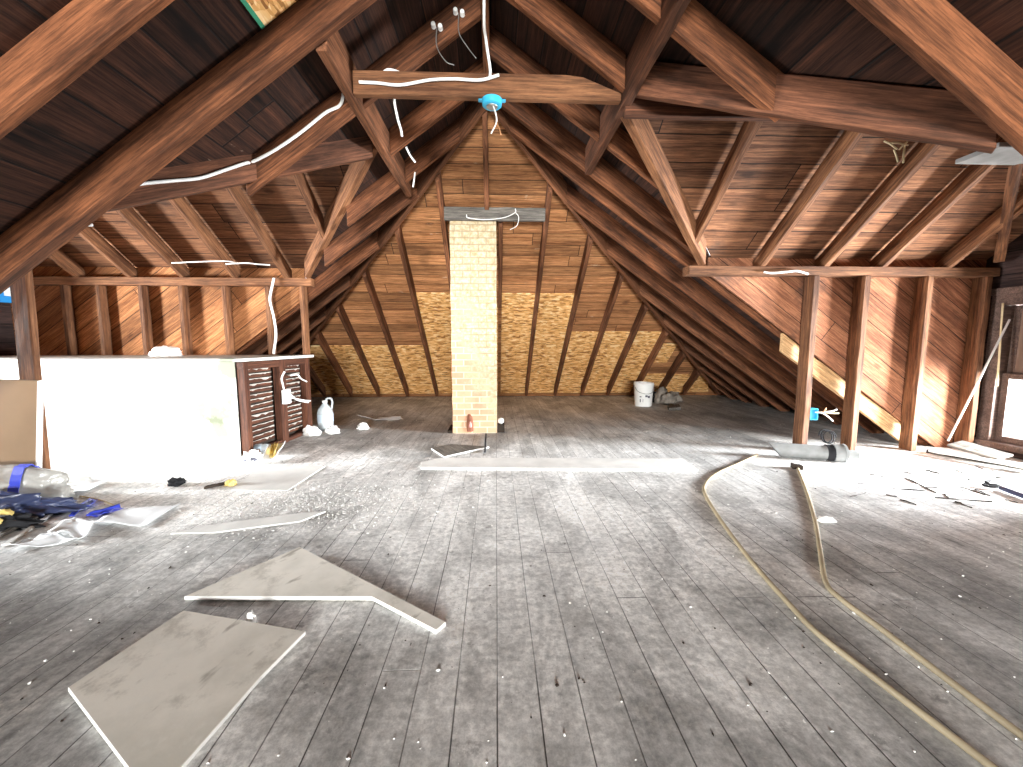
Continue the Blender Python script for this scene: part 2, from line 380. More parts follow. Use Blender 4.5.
def lathe(name, prof, loc, mat, parent=None, n=28, axis=None, smooth=True, caps=True):
    """prof: (radius, height) pairs about the axis through loc"""
    ax = V(axis).normalized() if axis else V((0, 0, 1)); u = ax.orthogonal().normalized(); w = ax.cross(u); vs, fs = [], []
    for r, h in prof:
        for k in range(n):
            a_ = 2*math.pi*k/n; vs.append(V(loc) + ax*h + (u*math.cos(a_)+w*math.sin(a_))*max(r, .0005))
    for i in range(len(prof)-1):
        for k in range(n): fs.append((i*n+k, i*n+(k+1) % n, (i+1)*n+(k+1) % n, (i+1)*n+k))
    if caps: fs += [tuple(range(n))[::-1], tuple((len(prof)-1)*n+k for k in range(n))]
    o = mesh_obj(name, vs, fs, mat, parent, Matrix.Translation(V(loc)), smooth=smooth)
    if smooth:
        e = o.modifiers.new('edges', 'EDGE_SPLIT'); e.split_angle = math.radians(40)
    return o
def lump(name, loc, size, mat, seed=0, rough=.35, parent=None, sub=4, freq=2.2, rz=0.):
    """crumpled body with a flat underside lying at loc"""
    bm = bmesh.new(); bmesh.ops.create_icosphere(bm, subdivisions=sub, radius=1.0); off = V((seed*3.7, seed*1.3, seed*7.1))
    for v in bm.verts:
        d = v.co.normalized(); k = 1 + rough*noise.noise(d*freq+off) + rough*.55*abs(noise.noise(d*freq*2.7+off)) - rough*.3*abs(noise.noise(d*freq*6+off))
        c = d*k; v.co = V((c.x*size[0], c.y*size[1], max(c.z, -.35)*size[2] + .35*size[2]))
    me = bpy.data.meshes.new(name); bm.to_mesh(me); bm.free(); me.materials.append(mat)
    for p in me.polygons: p.use_smooth = True
    o = bpy.data.objects.new(name, me); C.objects.link(o); mw = Matrix.Translation(V(loc)) @ Matrix.Rotation(rz, 4, 'Z')
    if parent is not None: o.parent = parent; o.matrix_local = parent.matrix_basis.inverted() @ mw
    else: o.matrix_basis = mw
    return o
def sheet(name, quad, mat, h=.02, seed=0, th=.002, n=14, parent=None, wave=2.0):
    """a limp sheet over four floor corners, curling up by h"""
    A, B, D, E_ = [V(q) for q in quad]; vs = []
    for i in range(n+1):
        for j in range(n+1):
            s, t = i/n, j/n; p = A*(1-s)*(1-t) + B*s*(1-t) + D*s*t + E_*(1-s)*t
            k = noise.noise(V((s*wave+seed*5.3, t*wave, seed))) * .9 + .35
            p.z += .003 + h*max(0, k) + h*.8*max(0, abs(s-.5)*2-.7)
            vs.append(p)
    N = len(vs); vs += [v + V((0, 0, th)) for v in vs]; fs = []
    for i in range(n):
        for j in range(n):
            q = (i*(n+1)+j, (i+1)*(n+1)+j, (i+1)*(n+1)+j+1, i*(n+1)+j+1); fs += [q[::-1], tuple(x+N for x in q)]
    rim = [i*(n+1) for i in range(n+1)] + [n*(n+1)+j for j in range(1, n+1)] + [i*(n+1)+n for i in range(n-1, -1, -1)] + [j for j in range(n-1, 0, -1)]
    for a_, b_ in zip(rim, rim[1:]+rim[:1]): fs.append((a_, b_, b_+N, a_+N))
    return mesh_obj(name, vs, fs, mat, parent, Matrix.Translation(sum((V(q) for q in quad), V())/4), smooth=True)
ORD = ['first', 'second', 'third', 'fourth', 'fifth', 'sixth', 'seventh', 'eighth', 'ninth', 'tenth', 'eleventh']

# ------------------------------------------------------------------ the shell
BK = -6.6                                          # unseen wall behind the camera, set far back to flatten its window's light
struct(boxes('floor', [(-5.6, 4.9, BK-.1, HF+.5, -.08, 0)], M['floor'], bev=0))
def Zup(f): return lambda *q: f(*q) + RD
TH = (0, 0, .03)
EV = .12                                           # the boarding runs on below floor level at the eaves
xr2, xl2, hf2 = RX + (RZ+RD+EV)/SR, RX - (RZ+RD+EV)/SL, APD + (RZ+RD+EV)/SH
RCs, RNs = RC+.13, 1.385                     # outer faces of the right dormer's cheeks
LCs, LNs = LC+.10, 2.07
def PR(x, d): return (x, d, zR(x)+RD)
def PL(x, d): return (x, d, zL(x)+RD)
def PH(x, d): return (x, d, zH(d)+RD)
qR, qL = valR(R0), valL(L0)
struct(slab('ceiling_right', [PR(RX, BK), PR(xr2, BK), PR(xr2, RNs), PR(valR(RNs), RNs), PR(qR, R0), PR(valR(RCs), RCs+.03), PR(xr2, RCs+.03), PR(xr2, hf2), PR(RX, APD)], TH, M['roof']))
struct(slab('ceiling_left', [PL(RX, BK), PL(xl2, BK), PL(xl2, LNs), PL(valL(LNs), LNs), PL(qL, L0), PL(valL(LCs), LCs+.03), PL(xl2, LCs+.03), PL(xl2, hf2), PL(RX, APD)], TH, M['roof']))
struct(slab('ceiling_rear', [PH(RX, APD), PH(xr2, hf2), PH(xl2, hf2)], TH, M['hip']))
def DRp(x, d): return (x, d, zRD(d)+RD)
def DLp(x, d): return (x, d, zLD(d)+RD)
struct(slab('ceiling_dormer_right', [DRp(qR, R0), DRp(RGX+.1, R0), DRp(RGX+.1, RCs+.06), DRp(valR(RCs+.06), RCs+.06)], TH, M['dormer']))
struct(slab('ceiling_dormer_right', [DRp(qR, R0), DRp(RGX+.1, R0), DRp(RGX+.1, RNs-.06), DRp(valR(RNs-.06), RNs-.06)], TH, M['dormer']))
struct(slab('ceiling_dormer_left', [DLp(valLs(L0), L0), DLp(LGX-.1, L0), DLp(LGX-.1, LCs+.06), DLp(valLs(LCs+.06), LCs+.06)], TH, M['dormer']))
struct(slab('ceiling_dormer_left', [DLp(valLs(L0), L0), DLp(LGX-.1, L0), DLp(LGX-.1, LNs-.06), DLp(valLs(LNs-.06), LNs-.06)], TH, M['dormer']))
def cheek(name, d, th, f, zf, slope_z, xv, xg, mat):
    top = zf(d)+RD+.005
    sgn = 1 if xg > 0 else -1
    xa = xv - sgn*.02
    return struct(slab(name, [(xa, d, top), (xg+sgn*.05, d, top), (xg+sgn*.05, d, -.15), (xg-sgn*.0, d, f(xg)+RD-.15), (xa, d, f(xa)+RD-.15)], (0, th, 0), mat))
cheek('wall_right_far', RCs, .025, zR, zRD, SR, valR(RCs), RGX, M['cheekR'])
cheek('wall_right_near', RNs, -.025, zR, zRD, SR, valR(RNs), RGX, M['cheekR'])
cheek('wall_left_far', LCs, .025, zL, zLD, SL, valL(LCs), LGX, M['cheekL'])
cheek('wall_left_near', LNs, -.025, zL, zLD, SL, valL(LNs), LGX, M['cheekL'])
# gable walls of the dormers, with their window openings
WR = (2.36, 3.43, .10, 1.34)      # d0, d1, z0, z1 of the right window opening
WL = (2.45, 3.55, .30, 1.35)
def gable(name, x, th, dn, df, d0, zf, W, mat):
    o0, o1, b, tz = W; e = zf(df)+RD; pk = zf(d0)+RD; ext = (th, 0, 0); vs, fs = [], []
    for poly in ([(dn, -.1), (o0, -.1), (o0, zf(o0)+RD), (dn, e)], [(o1, -.1), (df, -.1), (df, e), (o1, zf(o1)+RD)], [(o0, -.1), (o1, -.1), (o1, b), (o0, b)],
                 [(o0, tz), (o1, tz), (o1, zf(o1)+RD), (d0, pk), (o0, zf(o0)+RD)]):
        n = len(poly); k = len(vs); vs += [(x, d, z) for d, z in poly] + [(x+th, d, z) for d, z in poly]
        fs += [tuple(k+i for i in range(n)), tuple(k+n+i for i in range(n))] + [(k+i, k+(i+1) % n, k+n+(i+1) % n, k+n+i) for i in range(n)]
    return struct(mesh_obj(name, vs, fs, mat))
gable('wall_right', RGX, .04, RNs-.03, RCs+.03, R0, zRD, WR, M['gable'])
gable('wall_left', LGX, -.04, LNs-.03, LCs+.03, L0, zLD, WL, M['gable'])
# unseen end wall, its window enlarged to light the chimney and rear slope
WB = (-1.5, 1.4, .45, 1.75)
vs, fs = [], []
for poly in ([(xl2, -.1), (WB[0], -.1), (WB[0], zL(WB[0])+RD), ], [(WB[1], -.1), (xr2, -.1), (WB[1], zR(WB[1])+RD)], [(WB[0], -.1), (WB[1], -.1), (WB[1], WB[2]), (WB[0], WB[2])],
             [(WB[0], WB[3]), (WB[1], WB[3]), (WB[1], zR(WB[1])+RD), (RX, RZ+RD), (WB[0], zL(WB[0])+RD)]):
    n = len(poly); k = len(vs); vs += [(x, BK, z) for x, z in poly] + [(x, BK-.05, z) for x, z in poly]
    fs += [tuple(k+i for i in range(n)), tuple(k+n+i for i in range(n))] + [(k+i, k+(i+1) % n, k+n+(i+1) % n, k+n+i) for i in range(n)]
struct(mesh_obj('wall_front_unseen', vs, fs, M['gable']))

def window(name, o, ax, W, inward, blind=False, casing=.085):
    """sash window in the plane ax = o spanning W; ax 'x' or 'y'"""
    a0, a1, z0, z1 = W
    def B(u0, u1, t0, t1, zz0, zz1):
        lo, hi = sorted((o+inward*t0, o+inward*t1))
        return (lo, hi, u0, u1, zz0, zz1) if ax == 'x' else (u0, u1, lo, hi, zz0, zz1)
    c = casing; zm = (z0+z1)/2 - .01
    mid = (o, (a0+a1)/2, z0) if ax == 'x' else ((a0+a1)/2, o, z0)
    w = bpy.data.objects.new(name, None); C.objects.link(w); w.matrix_basis = Matrix.Translation(mid); w['kind'] = 'structure'
    boxes('window_casing', [B(a0-c, a0+.01, -.05, .025, z0-.03, z1+c), B(a1-.01, a1+c, -.05, .025, z0-.03, z1+c), B(a0-c-.02, a1+c+.02, -.05, .03, z1+c, z1+c+.06), B(a0+.01, a1-.01, -.05, .025, z1-.01, z1+c)], M['casing'], w)
    boxes('window_jamb', [B(a0-.03, a0+.008, -.13, -.042, z0, z1), B(a1-.008, a1+.03, -.13, -.042, z0, z1), B(a0-.03, a1+.03, -.13, -.042, z1-.006, z1+.03), B(a0-.03, a1+.03, -.13, -.052, z0-.03, z0+.010)], M['casing'], w)
    boxes('window_sill', [B(a0-c-.03, a1+c+.03, -.05, .06, z0-.04, z0+.012)], M['casing'], w)
    s = .05
    for nm, t0, za, zb in (('lower_sash', -.035, z0+.012, zm+.02), ('upper_sash', -.075, zm-.02, z1-.01)):
        f = boxes(nm, [B(a0+.01, a0+.01+s, t0-.035, t0, za, zb), B(a1-.01-s, a1-.01, t0-.035, t0, za, zb), B(a0+.01+s, a1-.01-s, t0-.035, t0, za, za+s), B(a0+.01+s, a1-.01-s, t0-.035, t0, zb-s, zb)], M['casing'], w)
        mat = M['brownboard'] if blind and nm == 'upper_sash' else M['glass']
        boxes('pane', [B(a0+.03, a1-.03, t0-.022, t0-.016, za+.02, zb-.02)], M['glass'], f, bev=0)
        if mat is not M['glass']: boxes('backing_board', [B(a0+.62, a1+.0, t0-.014, t0-.004, za+.01, zb-.01)], mat, f)
    return w
window('window_1', LGX, 'x', WL, 1)
window('window_2', RGX, 'x', WR, -1, blind=True)
window('window_3_unseen', BK, 'y', WB, 1)

# ------------------------------------------------------------------ ridge, rafters, hips, valleys
WY, DV = (0, .046, 0), (0, 0, RD)
tag(beam('ridge_board', (RX, BK+.02, RZ-.01), (RX, APD-.02, RZ-.01), (.045, 0, 0), (0, 0, .17), M['hipwood'], seg=20), 'dark ridge board running along the peak of the main roof', 'ridge board')
HXR, HXL, HB = .755, -.825, .055                   # the two headers
HZR, HZL = zR(HXR)-.035, zL(HXL)-.02
tag(beam('header_beam', (HXR, 1.39, HZR), (HXR, 3.39, HZR), (HB, 0, 0), (0, 0, .21), M['valley']), 'split dark header running along the right roof slope above the window dormer', 'beam')
tag(beam('header_beam', (HXL, 2.085, HZL), (HXL, 4.0, HZL), (HB, 0, 0), (0, 0, .20), M['hipwood']), 'slim dark header running along the left roof slope beside the blue ceiling box', 'beam')
def raftR(d, xa, xb, label, mat='rafter', w=.046, name='rafter', sk=0., dz=0.):
    return tag(beam(name, (xa, d, zR(xa)+dz), (xb, d, zR(xb)+dz), (0, w, 0), DV, M[mat], sk0=sk), label, 'rafter', 'right slope rafters')
def raftL(d, xa, xb, label, mat='rafter', w=.046, name='rafter', sk=0., dz=0.):
    return tag(beam(name, (xa, d, zL(xa)+dz), (xb, d, zL(xb)+dz), (0, -w, 0), DV, M[mat], sk0=sk), label, 'rafter', 'left slope rafters')
g = .023; h2 = HB/2
raftR(1.37, RX+g, 4.28, 'nearest thick rafter crossing the upper right corner')
raftR(1.90, RX+g, HXR-h2, 'short rafter stub at the top edge, meeting the right header from the ridge side')
raftR(1.90, HXR+h2, valR(1.90)+.02, 'rafter ending in a square pale cut on the right valley beam')
raftR(2.39, RX+g, HXR-h2, 'rafter from the ridge dying on the right header just above the collar tie')
raftR(2.95, RX+g, HXR-h2, 'short knotty rafter behind the collar tie, cut off square at the right header')
raftR(2.95, HXR+h2, valR(2.95)-.03, 'short rafter between the right header and the far right valley rafter')
raftR(3.42, RX+g, valR(3.42)-.05, 'long rafter under the end of the right header, running down to the right plate', w=.06)
raftL(1.55, RX-g, -4.15, 'nearest thick rafter crossing the upper left corner')
raftL(2.045, RX-g, -4.15, 'broad left rafter from the ridge passing in front of the square timber post', w=.07)
raftL(2.62, RX-g, HXL+h2, 'rafter with two white porcelain knobs between ridge and left header')
raftL(2.62, HXL-h2, valL(2.62)-.05, 'stub rafter with white cable landing on the left valley beam')
raftL(3.25, RX-g, HXL+h2, 'dark rafter behind the hanging cable end, cut off at the left header')
raftL(3.76, hipL(3.76)-.03, HXL+h2, 'short square-ended rafter between the left hip and the left header')
raftL(3.76, HXL-h2, valL(3.76)+.03, 'short pale rafter between the left header and the far left valley rafter')
wR = ['under the yellow patch board', '', '', '', '', '', '', '', '']
for i, d in enumerate((3.70, 4.22, 4.70, 5.20, 5.65, 6.10, 6.52, 6.90)):
    raftR(d, hipR(d)+.03, 4.3, '%s jack rafter from the right dormer along the right hip' % ORD[i], 'hipwood' if i > 2 else 'rafter', sk=.02)
for i, d in enumerate((4.17, 4.66, 5.10, 5.55, 5.98, 6.42, 6.85)):
    raftL(d, hipL(d)-.03, valL(d)+.03 if d < LC else -4.2, '%s jack rafter from the left dormer along the left hip' % ORD[i], 'hipwood' if i > 1 else 'rafter', sk=.02)
# a new board nailed beside the first jack rafter
tag(beam('sister_board', (2.66, 3.655, zR(2.66)-.14), (4.02, 3.655, zR(4.02)-.14), (0, .04, 0), (0, 0, .17), M['fresh']), 'fresh yellow board nailed beside an old rafter behind the right studs', 'board')
# hips
def hip(sgn, label):
    f = hipR if sgn > 0 else hipL; dE = HF-.05
    p0, p1 = V((RX+sgn*.02, APD+.01, RZ-.01)), V((f(dE), dE, .035)); n = V((p1-p0)); wv = V((n.y, -n.x, 0)).normalized()*.05
    return tag(beam('hip_rafter', p0, p1, wv, (0, 0, RD+.01), M['hipwood'], seg=14), label, 'rafter', 'hip rafters')
hip(1, 'long hip rafter sweeping from the peak down to the right behind the white bucket')
hip(-1, 'long hip rafter sweeping from the peak down to the left behind the lath wall')
# hip slope rafters, numbered from the chimney
WX = (.046, 0, 0)
def raftH(x, da, db, label):
    return tag(beam('rear_slope_rafter', (x, da, zH(da)), (x, db, zH(db)), WX, DV, M['hipwood']), label, 'rafter', 'rear slope rafters')
def hd(x):        # where the hip is met
    return APD + ((x-RX)*SR if x > RX else (RX-x)*SL)/SH
hdrd = 4.42
raftH(RX-.03, APD+.06, 4.30, 'upright rafter on the centre line between the peak and the grey chimney header')
raftH(.055, hdrd+.03, hdrd+1.0, 'short thin trimmer tucked against the right side of the chimney')
for i, x in enumerate((.545, 1.07, 1.56, 2.04, 2.52, 3.0, 3.45)):
    raftH(x, hd(x)+.06, HF-.05, '%s rear slope rafter to the right of the chimney' % ORD[i])
for i, x in enumerate((-.56, -1.07, -1.59, -2.10, -2.58, -3.05, -3.5)):
    raftH(x, hd(x)+.06, HF-.05, '%s rear slope rafter to the left of the chimney' % ORD[i])
HDZ = dp(475, 221, 4.36).z; HDT = dp(475, 208, 4.36).z
tag(beam('chimney_header', (-.535, 4.35, HDZ), (.52, 4.35, HDZ), (0, .05, 0), (0, 0, HDT-HDZ), M['greywood']), 'weathered grey header across the top of the chimney', 'beam')
# valleys
def valley(side, d0, d1, label, mat, dz=0, w=.05, drop=0.0):
    f, z = (valR, zRD) if side > 0 else (valL, zLD)
    p0, p1 = V((f(d0), d0, z(d0)-drop)), V((f(d1), d1, z(d1)-drop)); n = p1-p0; wv = V((n.y, -n.x, 0)).normalized()*w
    return tag(beam('valley_rafter', p0, p1, wv, (0, 0, RD+drop-.01), M[mat], seg=10), label, 'rafter', 'valley rafters')
valley(1, R0-.06, RNs+.05, 'broad brown valley beam along the near edge of the right dormer', 'valley', w=.06)
valley(1, R0+.06, RC-.02, 'reddish valley rafter slanting down to the plate in the right dormer', 'stud', w=.06, drop=.02)
valley(-1, L0-.06, LNs+.06, 'broad brown valley beam with white cable along the near edge of the left dormer', 'valley', w=.06, drop=.14)
valley(-1, L0+.06, LC-.02, 'pale valley rafter slanting down to the plate in the left dormer', 'stud', w=.06, drop=.02)
# dormer ridges and rafters
tag(beam('dormer_ridge_board', (qR+.06, R0, RZ0-.13), (RGX-.01, R0, RZ0-.13), (0, .045, 0), (0, 0, .28), M['valley']), 'ridge board of the right dormer running out from the header', 'ridge board')
tag(beam('dormer_ridge_board', (qL-.06, L0, LZ0-.10), (LGX+.01, L0, LZ0-.10), (0, .045, 0), (0, 0, .25), M['valley']), 'ridge board of the left dormer running out from the header', 'ridge board')
def raftD(side, x, da, db, label):
    z = zRD if side > 0 else zLD
    return tag(beam('dormer_rafter', (x, da, z(da)), (x, db, z(db)), WX, (0, 0, RD-.03), M['stud']), label, 'rafter', 'right dormer rafters' if side > 0 else 'left dormer rafters')
dR = [1.63, 2.33, 2.90, 3.42, 4.03]
raftD(1, 1.63, R0+.03, 3.30, 'short rafter running into the valley rafter of the right dormer')
for i, x in enumerate(dR[1:]): raftD(1, x, R0+.03, RCs-.01, '%s rafter in the right dormer counting from its valley' % ORD[i])
raftD(-1, -1.655, L0+.03, 4.12, 'short rafter running into the valley rafter of the left dormer')
for i, x in enumerate((-2.265, -2.815, -3.355, -3.905, -4.45, -5.0)): raftD(-1, x, L0+.03, LCs-.01, '%s rafter in the left dormer counting from its valley' % ORD[i])
# collar tie
c0, c1 = dp(358, 97, 2.44), dp(613, 101, 2.44)
def collar():
    d0, d1 = 2.418, 2.462; zb = (c0.z+c1.z)/2; xs = [(HXL+h2+.004, zb), (HXR-h2-.004, zb-.006), (HXR-h2-.004, zb+.035), (.50, zb+.118), (.40, zb+.128), (HXL+h2+.004, zb+.125)]
    o = slab('collar_tie', [(x, d0, z) for x, z in xs], (0, d1-d0, 0), M['stud'], mw=frame((-.8, d0, zb), (1, 0, 0), (0, 0, 1)), bev=.004); return tag(o, 'light brown collar tie across the roof with the blue ceiling box under it', 'beam'), zb
_, CZ = collar()

# ------------------------------------------------------------------ dormer stud walls
zp = zRD(RC)
tag(beam('wall_plate', (valR(RC)-.12, RC+.065, zp-.075), (RGX-.02, RC+.065, zp-.075), (0, .13, 0), (0, 0, .075), M['stud'], seg=16), 'horizontal top plate over the studs of the right cheek wall', 'plate')
for i, x in enumerate((2.848, 3.312, 3.892, 4.44)):
    nm = ['stud with a blue outlet box on it, left end of the right cheek wall', 'stud rising beside the collar of the grey pipe', 'stud to the left of the slanting cord near the right window', 'dark corner stud beside the right window'][i]
    tag(beam('wall_stud', (x, RC+.06, 0), (x, RC+.06, zp-.077), (0, .118, 0), (-.056, 0, 0), M['stud']), nm, 'stud', 'right cheek wall studs')
zq = zLD(LC)
LP0, LP1 = V((LGX+.02, LC+.045, zq-.085)), V((valL(LC)-.02+.06, LC+.045, zq-.085))
tag(beam('wall_plate', LP0, LP1, (0, .09, 0), (0, 0, .085), M['stud'], seg=16), 'horizontal top plate over the studs of the left cheek wall', 'plate')
def capz(x): return .86 + .0*(x)
CAPZ = .868
for i, x in enumerate((-2.105, -2.475, -2.93, -3.385, -3.80, -4.24, -4.60)):
    nm = ['stud at the end of the left cheek wall, standing over the lath corner', 'stud with a white cable hanging down it in the left cheek wall'][i] if i < 2 else '%s stud beyond the cabled stud, in the left cheek wall' % ORD[i-2]
    tag(beam('wall_stud', (x+.022, LC+.045, CAPZ), (x+.022, LC+.045, zq-.087), (0, .09, 0), (-.045, 0, 0), M['stud']), nm, 'stud', 'left cheek wall studs')
# post under the broad left rafter
PD = 2.85
pa, pb = dp(14, 330, PD), dp(31, 330, PD)
tag(beam('timber_post', (pb.x-.03, PD+.025, 0), (pb.x+.015, PD+.025, 1.80), (0, .05, 0), (pa.x-pb.x, 0, 0), M['stud'], bev=.006), 'square brown timber post at the left edge of the room', 'post')
# right gable: leaning brace and the board lit by the window
b0, b1 = dp(1001, 262, 3.44), dp(1019, 165, 2.74)
tag(beam('gable_brace', b0, b1, (0, .06, 0), (-.04, 0, 0), M['stud']), 'slanting brace from the right dormer rafters down to the plate by the window', 'brace')
q = [dp(958, 163, 2.72), dp(975, 153, 2.72)]
tag(boxes('shelf_board', [(q[0].x, RGX-.03, 2.50, 2.74, q[0].z, q[0].z+.03)], M['duct']), 'grey board laid flat under the right dormer ridge by the gable', 'board')

# ------------------------------------------------------------------ OSB patches on the rear slope
def osb_panel(x0, x1, d0, d1, label, mat='osb', lift=.005):
    off = -.001-lift
    u0, u1 = max(x0, hipL(d0)+.06), min(x1, hipR(d0)-.06)
    P = [(u0, d0, zH(d0)+RD+off-.012), (u1, d0, zH(d0)+RD+off-.012), (x1, d1, zH(d1)+RD+off-.012), (x0, d1, zH(d1)+RD+off-.012)]
    o = slab('strand_board_panel', P, (0, 0, .012), M[mat], mw=frame(P[3], (1, 0, 0), (0, -SH, 1)) if False else frame(P[3], (1, 0, 0), (0, SH, 1)))
    return tag(o, label, 'panel', 'strand board patches on the rear slope')
def hz(px, py):       # where the sight line meets the rear boarding
    return survey(px, py, (0, SH, 1), SH*HF + RD)
dTall, dLow, dMid = hz(430, 292).y, hz(380, 345).y, hz(620, 331).y
osb_panel(-1.05, -.585, dTall, HF+.12, 'tall strand board patch just left of the chimney')
osb_panel(.08, 1.06, dTall, HF+.12, 'tall strand board patch right of the chimney')
osb_panel(-.54, .03, dTall+.2, HF+.12, 'strand board patch behind the chimney')
osb_panel(-3.55, -1.09, dLow, HF+.12, 'long low strand board patch left of the chimney by the lath wall')
osb_panel(1.09, 2.50, dMid, HF+.12, 'low wide strand board patch left of the white bucket')
osb_panel(2.54, 2.98, HF-.35, HF+.12, 'small strand board scrap above the dark rubble by the bucket')
osb_panel(3.02, 4.0, HF-.33, HF+.12, 'small strand board scrap in the far right corner')
osb_panel(2.56, 2.86, HF-1.0, HF-.62, 'tiny strand board scrap high beside the right hip')
# one more in the left slope, with a green edge
pS = [survey(*p_, (-SL, 0, 1), RZ-SL*RX+RD-.016) for p_ in ((258, -6), (290, 40), (345, 6), (330, -40))]
a0_, a1_ = pS[0], pS[1]
D1 = max(p_.y for p_ in pS); 
xs0, xs1 = survey(282, 24, (-SL, 0, 1), RZ-SL*RX+RD-.016).x, survey(320, -25, (-SL, 0, 1), RZ-SL*RX+RD-.016).x
ds0 = survey(272, 10, (-SL, 0, 1), RZ-SL*RX+RD-.016)
def PLo(x, d, o): return (x, d, zL(x)+RD-o)
ob = thing('strand_board_panel', PLo(ds0.x, ds0.y, .014), 'strand board patch with a green edge between the two nearest left rafters', 'panel')
xa_, xb_, da_, db_ = ds0.x-.055, ds0.x+.40, 1.59, 2.0
slab('strand_board', [PLo(xa_, da_, .014), PLo(xb_, da_, .014), PLo(xb_, db_, .014), PLo(xa_, db_, .014)], (0, 0, .012), M['osb'], ob, mw=frame(PLo(xa_, da_, .014), (0, 1, 0), (-SL, 0, 1)))
slab('green_edge', [PLo(xa_-.014, da_, .017), PLo(xa_, da_, .017), PLo(xa_, db_, .017), PLo(xa_-.014, db_, .017)], (0, 0, .014), M['green'], ob)

# ------------------------------------------------------------------ chimney
CX0, CX1, CY0, CY1 = -.484, .006, 4.385, 4.83
ch = thing('chimney', ((CX0+CX1)/2, CY0, 0), 'pale limewashed brick chimney standing under the rear slope', 'chimney')
def chimney_stack():
    vs, fs = [], []; nz = 24; nx = 6; zt = HDZ+.01
    ring = [(CX0 + (CX1-CX0)*i/nx, CY0) for i in range(nx)] + [(CX1, CY0 + (CY1-CY0)*i/nx) for i in range(nx)] + [(CX1 - (CX1-CX0)*i/nx, CY1) for i in range(nx)] + [(CX0, CY1 - (CY1-CY0)*i/nx) for i in range(nx)]
    n = len(ring)
    for k in range(nz+1):
        for (x, y) in ring:
            z = zt*k/nz if y < CY1-.01 else min(zt*k/nz, zH(CY1)+RD-.02)
            j = .004 if k else 0; vs.append((x+random.uniform(-j, j), y+random.uniform(-j, j), z))
    for k in range(nz):
        for i in range(n): fs.append((k*n+i, k*n+(i+1) % n, (k+1)*n+(i+1) % n, (k+1)*n+i))
    return mesh_obj('brick_stack', vs, fs, M['brick'], ch)
chimney_stack()
p = dp(470, 423, CY0)
hl = thing_ = None
pt = lump('mortar_patch', (p.x, CY0-.004, .02), (.035, .014, .15), M['red'], 3, .3, ch, 3)
lump('broken_chip', (p.x+.006, CY0-.022, .07), (.016, .010, .05), M['pink'], 5, .3, ch, 2)
boxes('side_block', [(CX1+.004, CX1+.085, CY0+.02, CY0+.12, 0, .09)], M['darkwood'], ch)
lathe('round_cap', [(.0, -.036), (.02, -.03), (.034, -.012), (.036, .005), (.028, .024), (.0, .036)], (CX1+.045, CY0+.06, .127), M['white_pl'], ch, 16)
boxes('hearth_strip', [(CX0-.06, CX0-.004, CY0+.01, CY0+.35, 0, .03)], M['darkwood'], ch)

# ------------------------------------------------------------------ stair enclosure (white wall, cap, lath end)
FX, FD = -2.20, 3.52
en = thing('stair_enclosure', (FX, FD, 0), 'white half wall around the stair with a bare lath end', 'wall')
boxes('drywall_panel', [(LGX+.03, FX-.045, FD, FD+.014, 0, CAPZ-.03)], M['drywall'], en)
slab('cap', [(LGX+.03, FD-.025, CAPZ-.03), (FX+.02, FD-.025, CAPZ-.03), (-2.06, LC+.12, CAPZ-.03), (LGX+.03, LC+.1, CAPZ-.03)], (0, 0, .028), M['drywall'], en, bev=.004)
def along(t): return V((FX + (-2.10-FX)*t, FD + (LC+.02-FD)*t, 0))
ev = (along(1)-along(0)); el = ev.length; eu = ev.normalized(); ew = V((eu.y, -eu.x, 0))       # ew points out into the room
def post(t, wd, z0, z1, name, mat='lath', out=0.0, dep=.07):
    c = along(t) + ew*out
    return beam(name, c + V((0, 0, z0)) - eu*wd/2, c + V((0, 0, z1)) - eu*wd/2, -ew*dep, eu*wd, M[mat], en, seg=4, jit=.001)
for t_, w_ in ((.03, .055), (.52, .10), (.955, .085)): post(t_, w_, 0, CAPZ-.032, 'post')
c = along(.5)
beam('top_rail', along(.0)+V((0, 0, CAPZ-.10)), along(.99)+V((0, 0, CAPZ-.10)), -ew*.066, (0, 0, .066), M['lath'], en, seg=4, jit=.001)
beam('bottom_rail', along(.0)+V((0, 0, 0)), along(.99)+V((0, 0, 0)), -ew*.05, (0, 0, .04), M['lath'], en, seg=4, jit=.001)
boxes('back_plaster', [(0, 0, 0, 0, 0, 0)], M['plaster'], en) if False else None
nl = 15
for k in range(nl):
    zc = .07 + k*(CAPZ-.20)/(nl-1)
    for ta, tb in ((.085, .43), (.61, .89)):
        pA, pB = along(ta) - ew*.03 + V((0, 0, zc+random.uniform(-.004, .004))), along(tb) - ew*.03 + V((0, 0, zc+random.uniform(-.004, .004)))
        l_ = beam('lath', pA, pB, -ew*.008, (0, 0, .033), M['lath'], en, seg=3, jit=.001, bev=.001)
        # plaster squeezed out between the laths
        L_ = (pB-pA).length; vs, fs = [], []; n_ = 12; thick = random.random()
        for i in range(n_+1):
            cc = pA.lerp(pB, i/n_); hh = .004 + .006*random.random() + (.016*random.random() if random.random() < .3*(1.6 if ta > .5 else .8) else 0); oo = .006 + .010*random.random()
            vs += [cc + V((0, 0, .033)), cc + ew*oo + V((0, 0, .036)), cc + ew*oo*.8 + V((0, 0, .036-hh)), cc + V((0, 0, .03-hh*.5))]
        for i in range(n_):
            for q_ in range(4): fs.append((i*4+q_, i*4+(q_+1) % 4, i*4+4+(q_+1) % 4, i*4+4+q_))
        fs += [(0, 1, 2, 3), tuple(n_*4+q_ for q_ in range(4))]
        mesh_obj('plaster_key', vs, fs, M['key'], l_)
beam('backing', along(.02)-ew*.06+V((0, 0, .02)), along(.98)-ew*.06+V((0, 0, .02)), -ew*.012, (0, 0, CAPZ-.1), M['darkwood'], en, seg=2, jit=0)
jb = along(.50)+ew*.05
